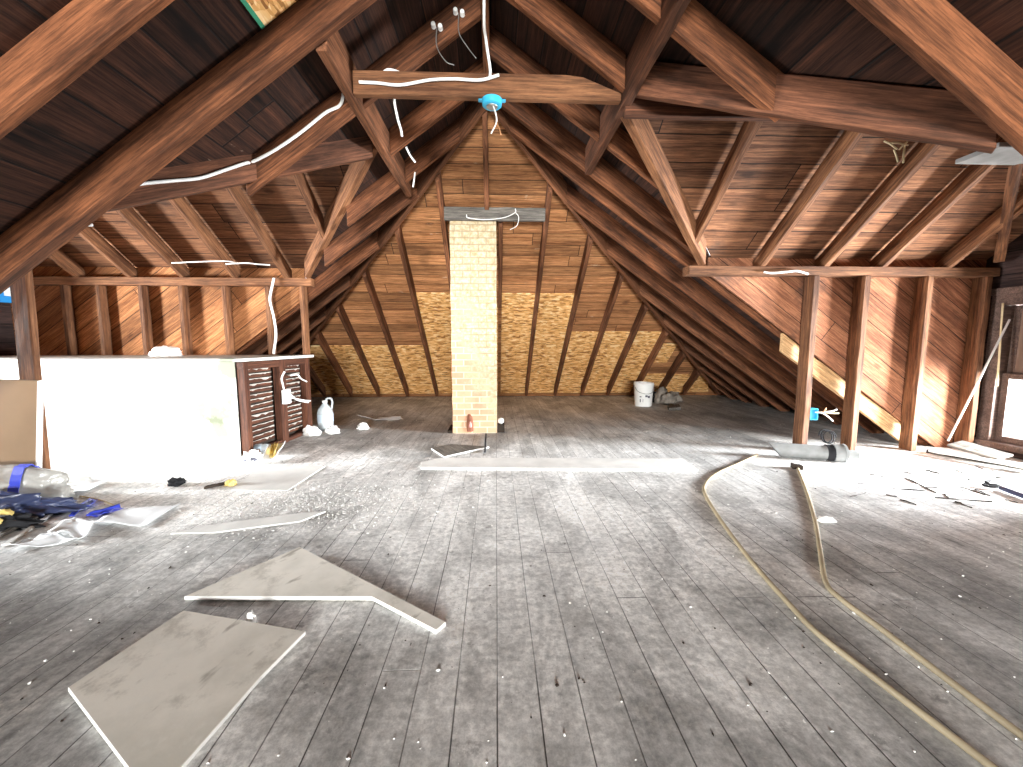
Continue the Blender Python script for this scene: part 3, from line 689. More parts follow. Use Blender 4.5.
bx = thing('junction_box', (jb.x, jb.y, .42), 'white junction box with loose cables on the lath wall', 'electrical box')
beam('box_body', jb+V((0, 0, .40)), jb+V((0, 0, .54)), eu*.085, ew*.045, M['white_pl'], bx, seg=1, jit=0)
for pts in ([(0, 0, .54), (-.05, .04, .60), (-.07, .05, .66), (-.03, .06, .72)], [(.05, .03, .46), (.16, .07, .42), (.28, .08, .39), (.40, .05, .37)], [(.05, .03, .50), (.1, .07, .44), (.2, .06, .40), (.36, .05, .36)]):
    tube('cable', [jb + eu*a_ + ew*b_*.6 + V((0, 0, z_)) for a_, b_, z_ in pts], .009, M['cable'], bx)
tag(tube('cable_stub', [along(.62)+ew*.05+V((0, 0, .67)), along(.72)+ew*.06+V((0, 0, .67)), along(.80)+ew*.05+V((0, 0, .62)), along(.90)+ew*.05+V((0, 0, .58))], .008, M['cable']), 'short white cable end poking from the right bay of laths', 'cable')
tag(lump('crumpled_rag', (dp(167, 356, 4.15).x, 4.15, CAPZ), (.13, .08, .07), M['gypsum'], 11, .4), 'crumpled white rag on the cap of the white half wall', 'rag')

# ------------------------------------------------------------------ cables and boxes overhead
def cab(name, pts, label, r=.008, mat='cable', group=None): return tag(tube(name, pts, r, M[mat]), label, 'cable', group)
cy = 2.405
def on_collar(px, py): return dp(px, py, cy)
cab('white_cable', [V((RX+.035, 1.7, RZ-.05)), dp(484, 10, 2.2), dp(486, 40, 2.35), dp(490, 68, 2.4), dp(490, 77, 2.405)], 'white cable dropping from the ridge to the collar tie')
cab('white_cable', [on_collar(*p_) for p_ in ((499, 75), (480, 80), (455, 79), (430, 80), (400, 85), (378, 83), (359, 82))], 'white cable stapled along the face of the collar tie')
cab('white_cable', [dp(p_[0], p_[1], 2.45) for p_ in ((405, 75), (395, 71), (388, 70), (384, 72))], 'bent white cable end sticking up behind the collar tie')
cab('white_cable', [dp(394, 96, 2.49), dp(395, 106, 2.5), dp(398, 120, 2.52), dp(401, 130, 2.53), dp(402, 136, 2.52)], 'white cable end dangling below the collar tie', .007)
cab('white_cable', [dp(406, 147, 3.17), dp(410, 155, 3.18), dp(415, 162, 3.15)], 'loose white cable end by the dark rafter behind the collar tie', .007)
cab('white_cable', [dp(415, 172, 3.68), dp(414, 180, 3.70), dp(413, 187, 3.70)], 'small white cable end below the short square-ended rafter', .007)
# along the left valley beam and up its stub rafter
def on_val(px, py):      # face of the near left valley beam
    k = SL/LS; n_ = V((1, 1/ (SL/LS) * 0 + 1*k/k, 0))
    pA, pB = V((valL(LNs+.06), LNs+.06, 0)), V((valL(L0-.06), L0-.06, 0)); t_ = (pB-pA).normalized(); nn = V((t_.y, -t_.x, 0))
    return survey(px, py, tuple(nn), nn.dot(pA) + .042)
r262 = 2.62-.035
cab('white_cable', [on_val(132, 187), on_val(140, 184), on_val(170, 181), on_val(200, 178), on_val(225, 170), on_val(246, 163), dp(252, 162, r262), dp(275, 150, r262), dp(300, 133, r262), dp(325, 113, r262), dp(340, 105, r262), dp(344, 90, r262)], 'long white cable stapled along the left valley beam and up its stub rafter', .0085)
for i, (a0_, b0_) in enumerate(((172, 234), (226, 266))):
    z_ = 1.77; cab('white_cable', [dp(a0_, 263+i, 4.25), dp(a0_+20, 262+i*1, 4.2), dp(b0_-10, 261+i*3, 4.2), dp(b0_+4, 263+i*2, 4.25)], ['short white cable across the third gap between left dormer rafters', 'short white cable across the second gap between left dormer rafters'][i], .007)
cab('white_cable', [dp(80, 226, 2.3), dp(86, 225, 2.3), dp(92, 225, 2.3)], 'bit of white cable behind the broad left rafter', .008)
cab('white_cable', [dp(274, 278, 4.47), dp(272, 287, 4.46), dp(270, 300, 4.47), dp(274, 318, 4.46), dp(276, 335, 4.47), dp(274, 350, 4.47), (dp(274, 356, 4.47).x, 4.47, CAPZ+.012)], 'white cable hanging down a stud to the cap of the half wall', .012)
cab('white_cable', [dp(764, 272, 3.46), dp(772, 273, 3.45), dp(785, 272, 3.45), dp(797, 271, 3.45), dp(808, 274, 3.46)], 'white cable under the plate of the right cheek wall', .009)
cab('thin_wire', [(-.30, 4.30, HDZ+.045), (-.28, 4.29, HDZ+.01), (-.12, 4.29, HDZ-.005), (.08, 4.29, HDZ+.015), (.20, 4.30, HDZ+.07), (.205, 4.30, HDZ+.11)], 'thin pale wire slung across the grey chimney header', .005)
cab('thin_wire', [(.21, 4.30, HDZ+.07), (.24, 4.29, HDZ+.02), (.22, 4.30, HDZ-.06), (.15, 4.30, HDZ-.10)], 'thin pale wire tail hanging from the grey chimney header', .004)
for i, (a_, b_) in enumerate((((437, 75), (448, 63)), ((456, 70), (460, 55)))):
    pass
for i, (px, py) in enumerate(((437, 27), (459, 13))):
    lab = ['lower pair of white porcelain knobs on the rafter beside the ridge', 'upper pair of white porcelain knobs on the rafter beside the ridge'][i]
    c_ = dp(px, py, r262); k_ = thing('porcelain_knob', c_, lab, 'insulator', 'porcelain knobs')
    for dx in (-.02, .02):
        lathe('knob', [(.006, 0), (.014, .004), (.014, .012), (.009, .018), (.014, .024), (.012, .034), (.004, .036)], c_ + V((dx, .011, -.006 if dx > 0 else .004)), M['gypsum'], k_, 14, axis=(0, -1, 0))
    cab('old_wire', [c_ + V((.0, -.012, -.01)), c_ + V((.0, -.02, -.12)), c_ + V((.05, -.02, -.2)), c_ + V((.10, -.02, -.26 if i else -.22))], ['old dark wire hanging from the lower porcelain knobs', 'old dark wire hanging from the upper porcelain knobs'][i], .003, 'steel')
# ceiling box
cb = thing('ceiling_box', (dp(492, 100, 2.44).x, 2.44, CZ-.035), 'round light blue ceiling box with bare wires under the collar tie', 'electrical box')
cbx = dp(492, 100, 2.44).x
lathe('box_body', [(.030, -.034), (.050, -.034), (.055, -.030), (.058, -.008), (.058, -.001), (.040, -.001)], (cbx, 2.44, CZ-.004), M['cyan'], cb)
boxes('flange', [(cbx-.078, cbx-.05, 2.425, 2.455, CZ-.012, CZ-.005), (cbx+.05, cbx+.078, 2.425, 2.455, CZ-.012, CZ-.005)], M['cyan'], cb)
lathe('cover_plate', [(.002, -.040), (.03, -.040), (.032, -.036)], (cbx, 2.44, CZ-.004), M['steel'], cb)
tube('wire', [(cbx+.005, 2.43, CZ-.04), (cbx+.02, 2.41, CZ-.09), (cbx+.025, 2.41, CZ-.14), (cbx-.005, 2.41, CZ-.20)], .004, M['cable'], cb)
tube('wire', [(cbx+.025, 2.41, CZ-.14), (cbx+.04, 2.41, CZ-.17), (cbx+.05, 2.41, CZ-.205)], .0035, M['copper'], cb)
# outlet box on the right stud
ob0 = dp(812, 408, RC); ob1 = dp(819, 420, RC)
bl = thing('outlet_box', (2.90, RC+.01, ob1.z), 'blue outlet box with splayed wires on the right cheek wall stud', 'electrical box')
zc0 = ob1.z
boxes('box_shell', [(2.852, 2.858, RC, RC+.07, zc0, zc0+.105), (2.918, 2.924, RC, RC+.07, zc0, zc0+.105), (2.852, 2.924, RC, RC+.07, zc0, zc0+.006), (2.852, 2.924, RC, RC+.07, zc0+.099, zc0+.105)], M['cyan'], bl, bev=.002)
boxes('box_back', [(2.857, 2.919, RC+.02, RC+.072, zc0+.005, zc0+.10)], M['blue'], bl, bev=.002)
for k, (dx, dz, mt) in enumerate(((.13, .035, 'cable'), (.15, .0, 'straw'), (.10, -.07, 'cable'), (.03, .05, 'copper'))):
    tube('wire', [(2.90, RC+.01, zc0+.07), (2.94, RC-.03, zc0+.075+dz*.1), (2.92+dx*.7, RC-.05, zc0+.07+dz*.6), (2.92+dx, RC-.05, zc0+.07+dz)], .006, M[mt], bl)
# blue box seen behind the post
bp_ = xp(3, 293, LGX+.03)
bb = thing('outlet_box', (LGX, bp_.y, bp_.z), 'blue box with a white tag on the left gable behind the post', 'electrical box')
boxes('box_shell', [(LGX+.002, LGX+.06, bp_.y-.14, bp_.y+.10, bp_.z-.10, bp_.z+.10)], M['blue'], bb)
boxes('white_tag', [(LGX+.06, LGX+.064, bp_.y-.02, bp_.y+.06, bp_.z-.03, bp_.z+.06)], M['white_pl'], bb, bev=0)

# straw bits under the right valley beam
for i, (a_, b_) in enumerate((((884, 141), (897, 149)), ((894, 150), (898, 162)), ((905, 145), (903, 163)), ((907, 142), (899, 150)), ((888, 143), (908, 145)))):
    tag(tube('nest_straw', [dp(*a_, 1.83), dp((a_[0]+b_[0])/2, (a_[1]+b_[1])/2-1, 1.82), dp(*b_, 1.83)], .004, M['straw'], n=5), 'pale straw of an old nest poking from under the right valley beam', 'straw', 'nest straws')

# ------------------------------------------------------------------ right window side
cord0, cord1 = xp(998, 333, RGX-.05), V((4.22, 3.36, .07))
cd = dp(948, 441, 3.40)
tag(tube('wood_stick', [V((4.40, 3.30, 1.20)), cd], .0075, M['trimwhite'], sub=1), 'pale thin stick leaning from the right window down to the floor', 'stick')
tag(tube('sash_cord', [xp(1003, 303, RGX-.06), xp(1001, 330, RGX-.06), xp(999, 360, RGX-.06), xp(997, 386, RGX-.06)], .007, M['straw'], sub=4), 'pale cord hanging beside the right window frame', 'cord')
e0, e1 = fl(930, 455), fl(1040, 475)
bd = (e1-e0).normalized()
st = beam('trim_1', e0+V((0, 0, .035)), e1+V((0, 0, .035)), bd.cross(V((0, 0, 1)))*.10, (0, 0, .022), M['trimwhite']); st['kind'] = 'structure'
st = beam('trim_2', e0+V((.06, .08, 0)), e1+V((.10, .05, 0)), bd.cross(V((0, 0, 1)))*.05, (0, 0, .034), M['darkwood']); st['kind'] = 'structure'
g0, g1 = V((4.30, 3.38, .09)), V((4.36, 3.0, .02))
k0, k1 = dp(950, 440, 3.36), dp(990, 455, 3.1)
tag(beam('broken_board', (k0.x+.02, 3.34, .10), (k1.x+.03, 3.02, .062), (.16, .02, .03), (0, 0, .02), M['greywood']), 'greyish broken board tilted on the trim under the right window', 'board')
# blue handled tool
t0, t1, t2 = fl(990, 485, .02), fl(1001, 488, .02), fl(1034, 500, .02)
tl = thing('pry_tool', t1, 'navy rod with a black ring head on the floor under the right window', 'tool')
tube('handle', [t1, t1.lerp(t2, .5), t2], .016, M['navy'], tl, sub=3)
dr = (t0-t1).normalized(); rc_ = t1 + dr*.05
tube('ring', [rc_ + V((math.cos(a_)*.05, math.sin(a_)*.03, 0)) for a_ in [i*math.pi/6 for i in range(13)]], .008, M['black'], tl, sub=2)
tube('prong', [t1 + V((.0, .02, 0)), t1 + V((-.02, .07, .015)), t1 + V((.04, .09, .02))], .009, M['black'], tl)

# ------------------------------------------------------------------ floor: big flat pieces
def flat_piece(name, pix, th, label, cat, mats, edge=True, lift=0.0, tilt=0.0):
    P = [fl(*p_, th) for p_ in pix]
    y0_ = min(p_.y for p_ in P)
    Q = [V((p_.x, p_.y, lift + tilt*(p_.y-y0_))) for p_ in P]
    o = slab(name, Q, (0, 0, th), None, mw=frame(Q[0], Q[1]-Q[0], (0, 0, 1)), mats=[M[mats[0]], M[mats[1]]], edge_mat=edge, bev=.0015)
    return tag(o, label, cat)
flat_piece('drywall_offcut', [(68, 690), (184, 615), (306, 635), (262, 678), (178, 770), (130, 770)], .014, 'large scuffed drywall offcut in the foreground', 'drywall sheet', ('paper_face', 'gypsum'), tilt=.035)
flat_piece('drywall_offcut', [(184, 598), (300, 550), (446, 622), (436, 630), (372, 598)], .016, 'arrow shaped drywall offcut behind the large one', 'drywall sheet', ('paper_face', 'gypsum'), tilt=.03)
pc = fl(249, 628)
tag(lump('drywall_crumb', (pc.x, pc.y+.02, 0), (.014, .012, .034), M['gypsum'], 21, .5), 'white drywall crumb standing at the back edge of the large offcut', 'crumb')
# long white plank
flat_piece('white_plank', [(421, 462), (441, 457.5), (683, 458.5), (698, 469), (421, 467)], .022, 'long white plank lying across the floor in front of the chimney', 'plank', ('whiteboard', 'trimwhite'))
flat_piece('grey_board', [(431, 448), (444, 456.5), (489, 446.5), (451, 444)], .014, 'small grey board on the floor in front of the chimney', 'board', ('greywood', 'whiteboard'))
nl_ = fl(485, 452)
tag(tube('iron_rod', [fl(486, 434, .015), fl(485, 452, .012)], .008, M['black'], sub=1), 'short black rod lying before the chimney', 'rod')
flat_piece('white_sheet', [(231, 490), (264, 464), (325, 466), (288, 490)], .006, 'square white board flat on the floor by the printed snack bag', 'board', ('whiteboard', 'whiteboard'))
flat_piece('white_sheet', [(170, 533), (222, 523), (300, 513), (326, 511), (300, 521), (215, 532)], .008, 'long white sliver of board lying on the floor left of centre', 'board', ('whiteboard', 'whiteboard'))
flat_piece('pale_board', [(0, 480), (60, 497), (97, 483), (88, 476), (30, 470)], .004, 'pale clear film spread from the plastic bag', 'film', ('film', 'film'))

# dark lump and splinter left
p = fl(176, 485)
tag(lump('black_glove', (p.x, p.y, 0), (.045, .035, .036), M['black'], 31, .6), 'small crumpled black glove on the floor before the white half wall', 'glove')
tag(beam('splinter', fl(205, 489), fl(226, 484.5), (0, .03, 0), (0, 0, .02), M['darkwood']), 'dark splinter of wood by the yellow scrap', 'splinter')
p = fl(231, 485); tag(lump('yellow_scrap', (p.x, p.y, 0), (.035, .03, .03), M['yellow'], 33, .4), 'yellow scrap on the floor beside the square white board', 'scrap')

# trash by the lath wall
p = fl(258, 452)
bt = thing('water_bottle', (p.x, p.y, .04), 'clear bottle lying on its side against the lath wall', 'bottle')
ax = V((.95, .25, 0)).normalized()
lathe('bottle_body', [(.004, 0), (.034, .004), (.036, .02), (.034, .05), (.036, .08), (.034, .11), (.036, .15), (.030, .18), (.014, .205), (.013, .225)], V((p.x-.08, p.y-.02, .037)), M['clear'], bt, 20, axis=ax)
lathe('bottle_label', [(.037, .06), (.037, .12)], V((p.x-.08, p.y-.02, .037)), M['labelblue'], bt, 20, axis=ax, caps=False)
lathe('bottle_cap', [(.015, .222), (.015, .242), (.001, .243)], V((p.x-.08, p.y-.02, .037)), M['white_pl'], bt, 16, axis=ax)
p = fl(253, 463)
wr = tag(lump('crumpled_wrapper', (p.x, p.y, 0), (.085, .05, .075), M['gypsum'], 41, .45, freq=2.6), 'crumpled white wrapper with dark print at the foot of the lath wall', 'wrapper')
lump('dark_print', (p.x+.005, p.y-.036, .022), (.05, .018, .032), M['ink'], 42, .5, wr, 3)
q = [fl(263, 464), fl(276, 464), fl(284, 452), fl(270, 454)]
sb = sheet('snack_bag', [V((q[0].x, q[0].y, .005)), V((q[1].x, q[1].y, .005)), V((q[2].x+.02, q[2].y, .06)), V((q[3].x, q[3].y, .06))], M['white_pl'], .035, 5, .012)
tag(sb, 'snack bag with yellow print beside the white wrapper', 'bag')
qq = [q[0].lerp(q[1], .35)+V((0, .03, .034)), q[0].lerp(q[1], .8)+V((0, .03, .034)), q[3].lerp(q[2], .8)+V((0, -.03, .082)), q[3].lerp(q[2], .3)+V((0, -.03, .082))]
sheet('yellow_print', qq, M['yellow'], .03, 5, .003, parent=sb)

# water jug
p = fl(326, 430)
jg = thing('water_jug', (p.x, p.y, 0), 'clear plastic water jug standing beside the lath wall', 'jug')
K = 1.12
lathe('jug_body', [(.02, .0), (.078, .004), (.086, .02), (.086, .10), (.083, .105), (.086, .11), (.086, .20), (.074, .245), (.045, .285), (.026, .305), (.024, .325)], (p.x, p.y, 0), M['clear'], jg)
lathe('jug_label', [(.0875, .10), (.0875, .19)], (p.x, p.y, 0), M['labelblue'], jg, caps=False)
lathe('jug_cap', [(.028, .318), (.028, .345), (.002, .347)], (p.x, p.y, 0), M['white_pl'], jg)
tube('jug_handle', [(p.x+.01, p.y, .31), (p.x+.02, p.y, .36), (p.x+.065, p.y, .368), (p.x+.085, p.y, .33), (p.x+.075, p.y, .25)], .011, M['clear'], jg)
for i, (px, py, s_, lab) in enumerate(((311, 435, .07, 'crumpled white tissue left of the water jug'), (333, 433, .055, 'crumpled white tissue in front of the water jug'), (363, 429, .05, 'crumpled white tissue on the floor right of the water jug'))):
    p = fl(px, py); tag(lump('crumpled_tissue', (p.x, p.y, 0), (s_*1.2, s_*.8, s_), M['gypsum'], 50+i, .5), lab, 'tissue', 'crumpled tissues')
q = [fl(375, 421), fl(403, 420), fl(400, 417.5), fl(380, 418)]
tag(sheet('paper_strip', q, M['paper'], .02, 7), 'flat white paper strip on the far floor left of the chimney', 'paper')
tag(beam('lath_strip', fl(357, 415), fl(376, 420), (0, .03, 0), (0, 0, .012), M['whiteboard']), 'short pale lath strip on the far floor beyond the water jug', 'strip')

# bucket and rubble
p = fl(643, 405.5)
bk = thing('bucket', (p.x, p.y, 0), 'white plastic bucket with dark print on the far floor', 'bucket')
lathe('bucket_body', [(.02, 0), (.128, 0), (.132, .012), (.152, .33), (.160, .335), (.160, .35), (.154, .352), (.154, .372), (.147, .372), (.125, .02), (.0, .02)], (p.x, p.y, 0), M['white_pl'], bk, caps=False)
def on_bucket(a_, z_): r_ = .1325 + .02*z_/.33 + .003; return V((p.x + math.sin(a_)*r_, p.y - math.cos(a_)*r_, z_))
for k, (a0_, a1_, z0_, z1_) in enumerate(((-.15, .10, .155, .185), (.12, .38, .140, .175), (-.72, -.62, .07, .12), (-.40, -.36, .07, .12), (-.75, -.55, .15, .165))):
    n_ = 4; vs = [on_bucket(a0_+(a1_-a0_)*i/n_, z) for i in range(n_+1) for z in (z0_, z1_)]; fs = [(2*i, 2*i+2, 2*i+3, 2*i+1) for i in range(n_)]
    mesh_obj('printed_mark', vs, fs, M['ink'], bk)
hp = [on_bucket(-1.5, .34), on_bucket(-.9, .24), on_bucket(0, .205), on_bucket(.9, .24), on_bucket(1.5, .34)]
tube('bail_handle', [h_ + (h_-V((p.x, p.y, h_.z)))*.05 for h_ in hp], .004, M['steel'], bk)
for i, (px, py, sx, sz) in enumerate(((661, 403, .12, .17), (668, 404, .11, .12), (675, 401, .10, .09), (654, 402, .10, .15), (672, 396, .10, .10))):
    p2 = fl(px, py); tag(lump('rubble_lump', (p2.x, p2.y, 0), (sx, .08, sz), M['rubble' if i != 3 else 'black'], 60+i, .6, sub=3), ['tallest rubble lump just right of the bucket', 'middle rubble lump right of the bucket', 'low rubble lump on the right of the bucket heap', 'black crumpled lump touching the bucket', 'rubble lump at the back of the bucket heap'][i], 'rubble', 'rubble by the bucket')
flat_piece('grey_block', [(667, 405), (669, 408), (681, 407), (679, 404)], .04, 'small grey block in front of the rubble right of the bucket', 'block', ('greywood', 'greywood'))

# ------------------------------------------------------------------ grey pipe and hoses on the right
pa_, pb_ = fl(768, 456), fl(845, 461); r_ = .062
pa_, pb_ = V((pa_.x, pa_.y, r_)), V((pb_.x-.02, pb_.y, r_)); axp = (pb_-pa_).normalized(); Lp = (pb_-pa_).length
pp = thing('vent_pipe', (pa_.x, pa_.y, 0), 'thick grey pipe with a coupling lying at the foot of the right studs', 'pipe')
def hollow(name, a_, b_, ro, ri, mat, cut=0.0):
    n = 26; ax_ = (b_-a_).normalized(); u = V((0, 0, 1)); w = ax_.cross(u).normalized(); vs, fs = [], []
    for end, ax0 in ((a_, 1), (b_, 0)):
        for r in (ro, ri):
            for k in range(n):
                t_ = 2*math.pi*k/n; vs.append(end + (u*math.cos(t_)+w*math.sin(t_))*r + ax_*(cut*(1-math.cos(t_))*.5*ax0))
    for k in range(n):
        k2 = (k+1) % n
        fs += [(k, k2, 2*n+k2, 2*n+k), (n+k, 3*n+k, 3*n+k2, n+k2), (k, n+k, n+k2, k2), (2*n+k, 2*n+k2, 3*n+k2, 3*n+k)]
    o = mesh_obj(name, vs, fs, M[mat], pp, Matrix.Translation(a_), smooth=True); e = o.modifiers.new('edges', 'EDGE_SPLIT'); e.split_angle = math.radians(40); return o
hollow('pipe_body', pa_, pb_, r_, .053, 'duct', .10)
hollow('coupling_band', pb_-axp*.13, pb_-axp*.08, .071, .0615, 'black'); hollow('coupling', pb_-axp*.08, pb_+axp*.0, .078, .0625, 'duct'); hollow('coupling_lip', pb_-axp*.012, pb_+axp*.006, .084, .064, 'duct')
hollow('pipe_stub', pb_+axp*.006, pb_+axp*.10, .036, .028, 'duct')
cl = fl(846, 452); rr_ = .06
tag(tube('wire_coil', [V((cl.x-.02, cl.y+.16+.05*math.sin(a_)*.3, .10+rr_*math.sin(a_)*1.0)) + V((rr_*math.cos(a_), .004*a_, 0)) for a_ in [i*math.pi/5 for i in range(26)]], .006, M['black'], sub=2, n=6), 'coil of dark wire behind the pipe coupling', 'wire')
HR = .0105
def hose(pix, label, start=None):
    pts = ([start] if start else []) + [fl(*p_, HR) for p_ in pix]
    return tag(tube('hose', pts, HR, M['hose'], n=10, sub=8), label, 'hose', 'tan hoses on the floor')
hose([(757, 455), (740, 463), (716, 474), (705, 485), (706, 496), (722, 522), (752, 562), (790, 605), (815, 631), (850, 659), (900, 697), (950, 735), (996, 770), (1060, 820)], 'tan hose curving away from the open end of the grey pipe', pa_ + V((-.02, -.02, -.04)) if False else None)
hose([(798, 469), (806, 490), (815, 520), (820, 550), (826, 582), (841, 599), (880, 628), (930, 666), (980, 704), (1024, 737), (1090, 787)], 'straighter tan hose with its loose end below the grey pipe')
p = fl(800, 469); tag(beam('shadow_block', (p.x-.05, p.y+.03, 0), (p.x+.01, p.y-.01, 0), (.02, .05, 0), (0, 0, .035), M['darkwood']), 'dark block standing in for shadow at the loose end of the straighter hose', 'block')  # dark piece laid in for the shadow where the hose ends
p = fl(825, 521); tag(lump('plaster_chunk', (p.x, p.y, 0), (.05, .025, .02), M['gypsum'], 71, .4), 'white plaster chunk right of the straighter hose', 'chunk')
# splinters below the right window
random.seed(21)
spl = [((858, 484), (879, 482)), ((893, 489), (925, 491)), ((905, 478), (936, 493)), ((935, 498), (992, 502)), ((944, 494), (948, 498)), ((960, 487), (985, 495)), ((925, 470), (940, 474)), ((895, 470), (912, 474)), ((955, 470), (965, 474)), ((880, 462), (892, 466)), ((912, 459), (930, 460)), ((870, 474), (884, 477)), ((968, 480), (974, 478)), ((990, 470), (1004, 474)), ((900, 500), (916, 505)), ((940, 483), (962, 480)), ((975, 490), (990, 496)), ((850, 497), (866, 493)), ((923, 487), (938, 488)), ((955, 502), (972, 508)), ((1005, 500), (1018, 503)), ((886, 495), (897, 497)), ((975, 466), (985, 470)), ((995, 478), (1006, 479))]
for a_, b_ in spl:
    A_, B_ = fl(*a_), fl(*b_); n_ = (B_-A_).normalized()
    tag(beam('splinter', A_, B_, n_.cross(V((0, 0, 1)))*random.uniform(.004, .010), (0, 0, random.uniform(.003, .007)), M['splint'], seg=4, jit=.004, bev=.001), 'dark wood splinter scattered on the bright floor below the right window', 'splinter', 'splinters below the right window')

# ------------------------------------------------------------------ left heap: leaning board, bag, tarp, papers
bx1 = dp(37, 420, 2.76)
bs_ = [V((-4.0, 2.70, 0)), V((bx1.x, 2.70, 0)), V((bx1.x-.01, 2.80, dp(38, 381, 2.80).z)), V((-4.0, 2.80, dp(38, 381, 2.80).z+.03))]
bo = thing('leaning_board', (-3.6, 2.70, 0), 'brown board with a white edge leaning on the timber post', 'board')
slab('board_face', bs_, (0, .02, .004), M['tanboard'], bo)
vs = [bs_[1]+V((.001, 0, 0)), bs_[2]+V((.001, 0, 0))]
slab('white_edge', [vs[0]-V((0, .003, 0)), vs[0]+V((.013, -.003, 0)), vs[1]+V((.013, -.003, 0)), vs[1]-V((0, .003, 0))], (0, .027, .004), M['gypsum'], bo)
pbag = fl(22, 500)
bag = tag(lump('plastic_bag', (pbag.x-.16, pbag.y-.02, 0), (.46, .15, .17), M['film'], 81, .22, sub=5, freq=1.6), 'clear plastic bag of tan scraps in front of the leaning board', 'bag')
lump('bag_contents', (pbag.x-.12, pbag.y-.02, .012), (.36, .11, .11), M['yellow'] if False else plain('tan_scraps', (.30, .24, .15), .8, .4, 9), 82, .3, bag, 4)
tp = [dp(14, 459, 2.40), dp(5, 490, 2.37)]
from mathutils.bvhtree import BVHTree
bvh = BVHTree.FromPolygons([bag.matrix_basis @ v_.co for v_ in bag.data.vertices], [tuple(p_.vertices) for p_ in bag.data.polygons])
xa_, xb_ = dp(13, 461, 2.55).x, dp(8, 488, 2.42).x; sp_ = []
for k in range(40):
    y_ = pbag.y + .12 - k*.0085; x_ = xa_ + (xb_-xa_)*k/36
    h_ = bvh.ray_cast(V((x_, y_, 1)), V((0, 0, -1)))[0]
    if h_ is not None: sp_.append(h_ + V((0, -.006, .006)))
l_ = sp_[-1]; sp_.append(V((l_.x-.004, l_.y-.012, max(.02, l_.z-.05))))
n_ = len(sp_); vs = [q_ + V((dx, 0, dz_)) for q_ in sp_ for dx, dz_ in ((-.032, 0), (.032, .0), (.032, .008), (-.032, .008))]; fs = []
for i in range(n_-1):
    for q_ in range(4): fs.append((i*4+q_, i*4+(q_+1) % 4, i*4+4+(q_+1) % 4, i*4+4+q_))
fs += [(0, 1, 2, 3), tuple((n_-1)*4+q_ for q_ in range(4))]
mesh_obj('tape_band', vs, fs, M['tape'], bag)
p = fl(22, 512); tag(lump('navy_sheet', (p.x-.10, p.y-.03, 0), (.40, .075, .085), M['navy'], 84, .5, sub=5, freq=2.6), 'crumpled navy plastic sheet in front of the clear bag', 'plastic sheet')
p = fl(6, 526); tag(lump('black_rags', (p.x-.08, p.y-.02, 0), (.24, .06, .05), M['black'], 86, .6, sub=4, freq=3), 'black rags under the navy sheet at the left edge', 'rags')
for i, (px, py, s_) in enumerate(((15, 521, .045), (7, 528, .035), (1, 516, .03))):
    p = fl(px, py); tag(lump('yellow_scrap', (p.x, p.y-.05, .045), (s_, s_*.6, s_*.7), M['yellow'], 90+i, .4, sub=3), ['largest yellow scrap on the black rags', 'yellow scrap low on the black rags', 'yellow scrap at the left edge on the black rags'][i], 'scrap', 'yellow scraps')
tag(beam('wood_strip', fl(6, 546), fl(50, 516), (.02, .02, 0), (0, 0, .012), M['whiteboard']), 'pale wood strip slanting from the black rags', 'strip')
tag(beam('wood_strip', fl(-6, 540), fl(46, 513), (.03, .03, 0), (0, 0, .014), M['greywood']), 'grey wood strip beside the black rags', 'strip')
def paper(pix, label, mat='paper', h=.02, seed=0, wave=2.): return tag(sheet('paper_sheet' if mat == 'paper' else 'tape_strip', [fl(*p_) for p_ in pix], M[mat], h, seed, wave=wave), label, 'paper' if mat == 'paper' else 'tape', 'papers on the floor by the left heap' if mat == 'paper' else 'blue strips by the left heap')
paper([(2, 552), (78, 543), (52, 535), (30, 541)], 'white paper sheet nearest the viewer by the left heap', h=.03, seed=1)
paper([(48, 537), (84, 542), (101, 527), (74, 520)], 'folded white paper sheet in the middle of the left heap papers', h=.045, seed=2)
paper([(94, 526), (148, 527), (181, 506), (118, 512)], 'bluish white paper sheet farthest to the right of the left heap', h=.025, seed=3)
paper([(68, 500), (108, 484), (94, 482), (66, 488)], 'pale paper sheet just right of the clear plastic bag', h=.035, seed=4)
paper([(69, 518), (76, 518), (98, 503), (90, 500)], 'narrow blue strip lying beside the bag', 'tape', .02, 5)
paper([(86, 519), (100, 519), (124, 512), (120, 508)], 'wide blue strip on the bluish paper', 'tape', .03, 6)
tag(tube('twine', [fl(80, 496, .006), fl(100, 500, .006), fl(118, 507, .006)], .005, M['straw'], n=6), 'pale strip of twine above the blue strips', 'twine')

# ------------------------------------------------------------------ loose plaster crumbs and rubble (uncountable)
def scatter(name, pts, smin, smax, mat, label, cat):
    vs, fs = [], []
    for (x, y) in pts:
        s = random.uniform(smin, smax)*random.choice((.6, .8, 1, 1, 1.6)); b = len(vs); r = random.uniform(0, 6.28); e = random.uniform(.5, 1.6)
        for k in range(4):
            a_ = r + k*math.pi/2 + random.uniform(-.4, .4); vs.append((x + math.cos(a_)*s*e, y + math.sin(a_)*s/e, 0.0))
        for k in range(4):
            a_ = r + k*math.pi/2 + random.uniform(-.3, .3); vs.append((x + math.cos(a_)*s*e*.6, y + math.sin(a_)*s/e*.6, s*random.uniform(.35, .9)))
        fs += [(b, b+1, b+5, b+4), (b+1, b+2, b+6, b+5), (b+2, b+3, b+7, b+6), (b+3, b, b+4, b+7), (b+4, b+5, b+6, b+7)]
    o = mesh_obj(name, vs, fs, M[mat]); return tag(o, label, cat, kind='stuff')
random.seed(5)
free = lambda x, y: not (x < -2.1 and y > 3.48) and not (CX0-.1 < x < CX1+.1 and CY0-.1 < y < CY1+.1)
P_ = []
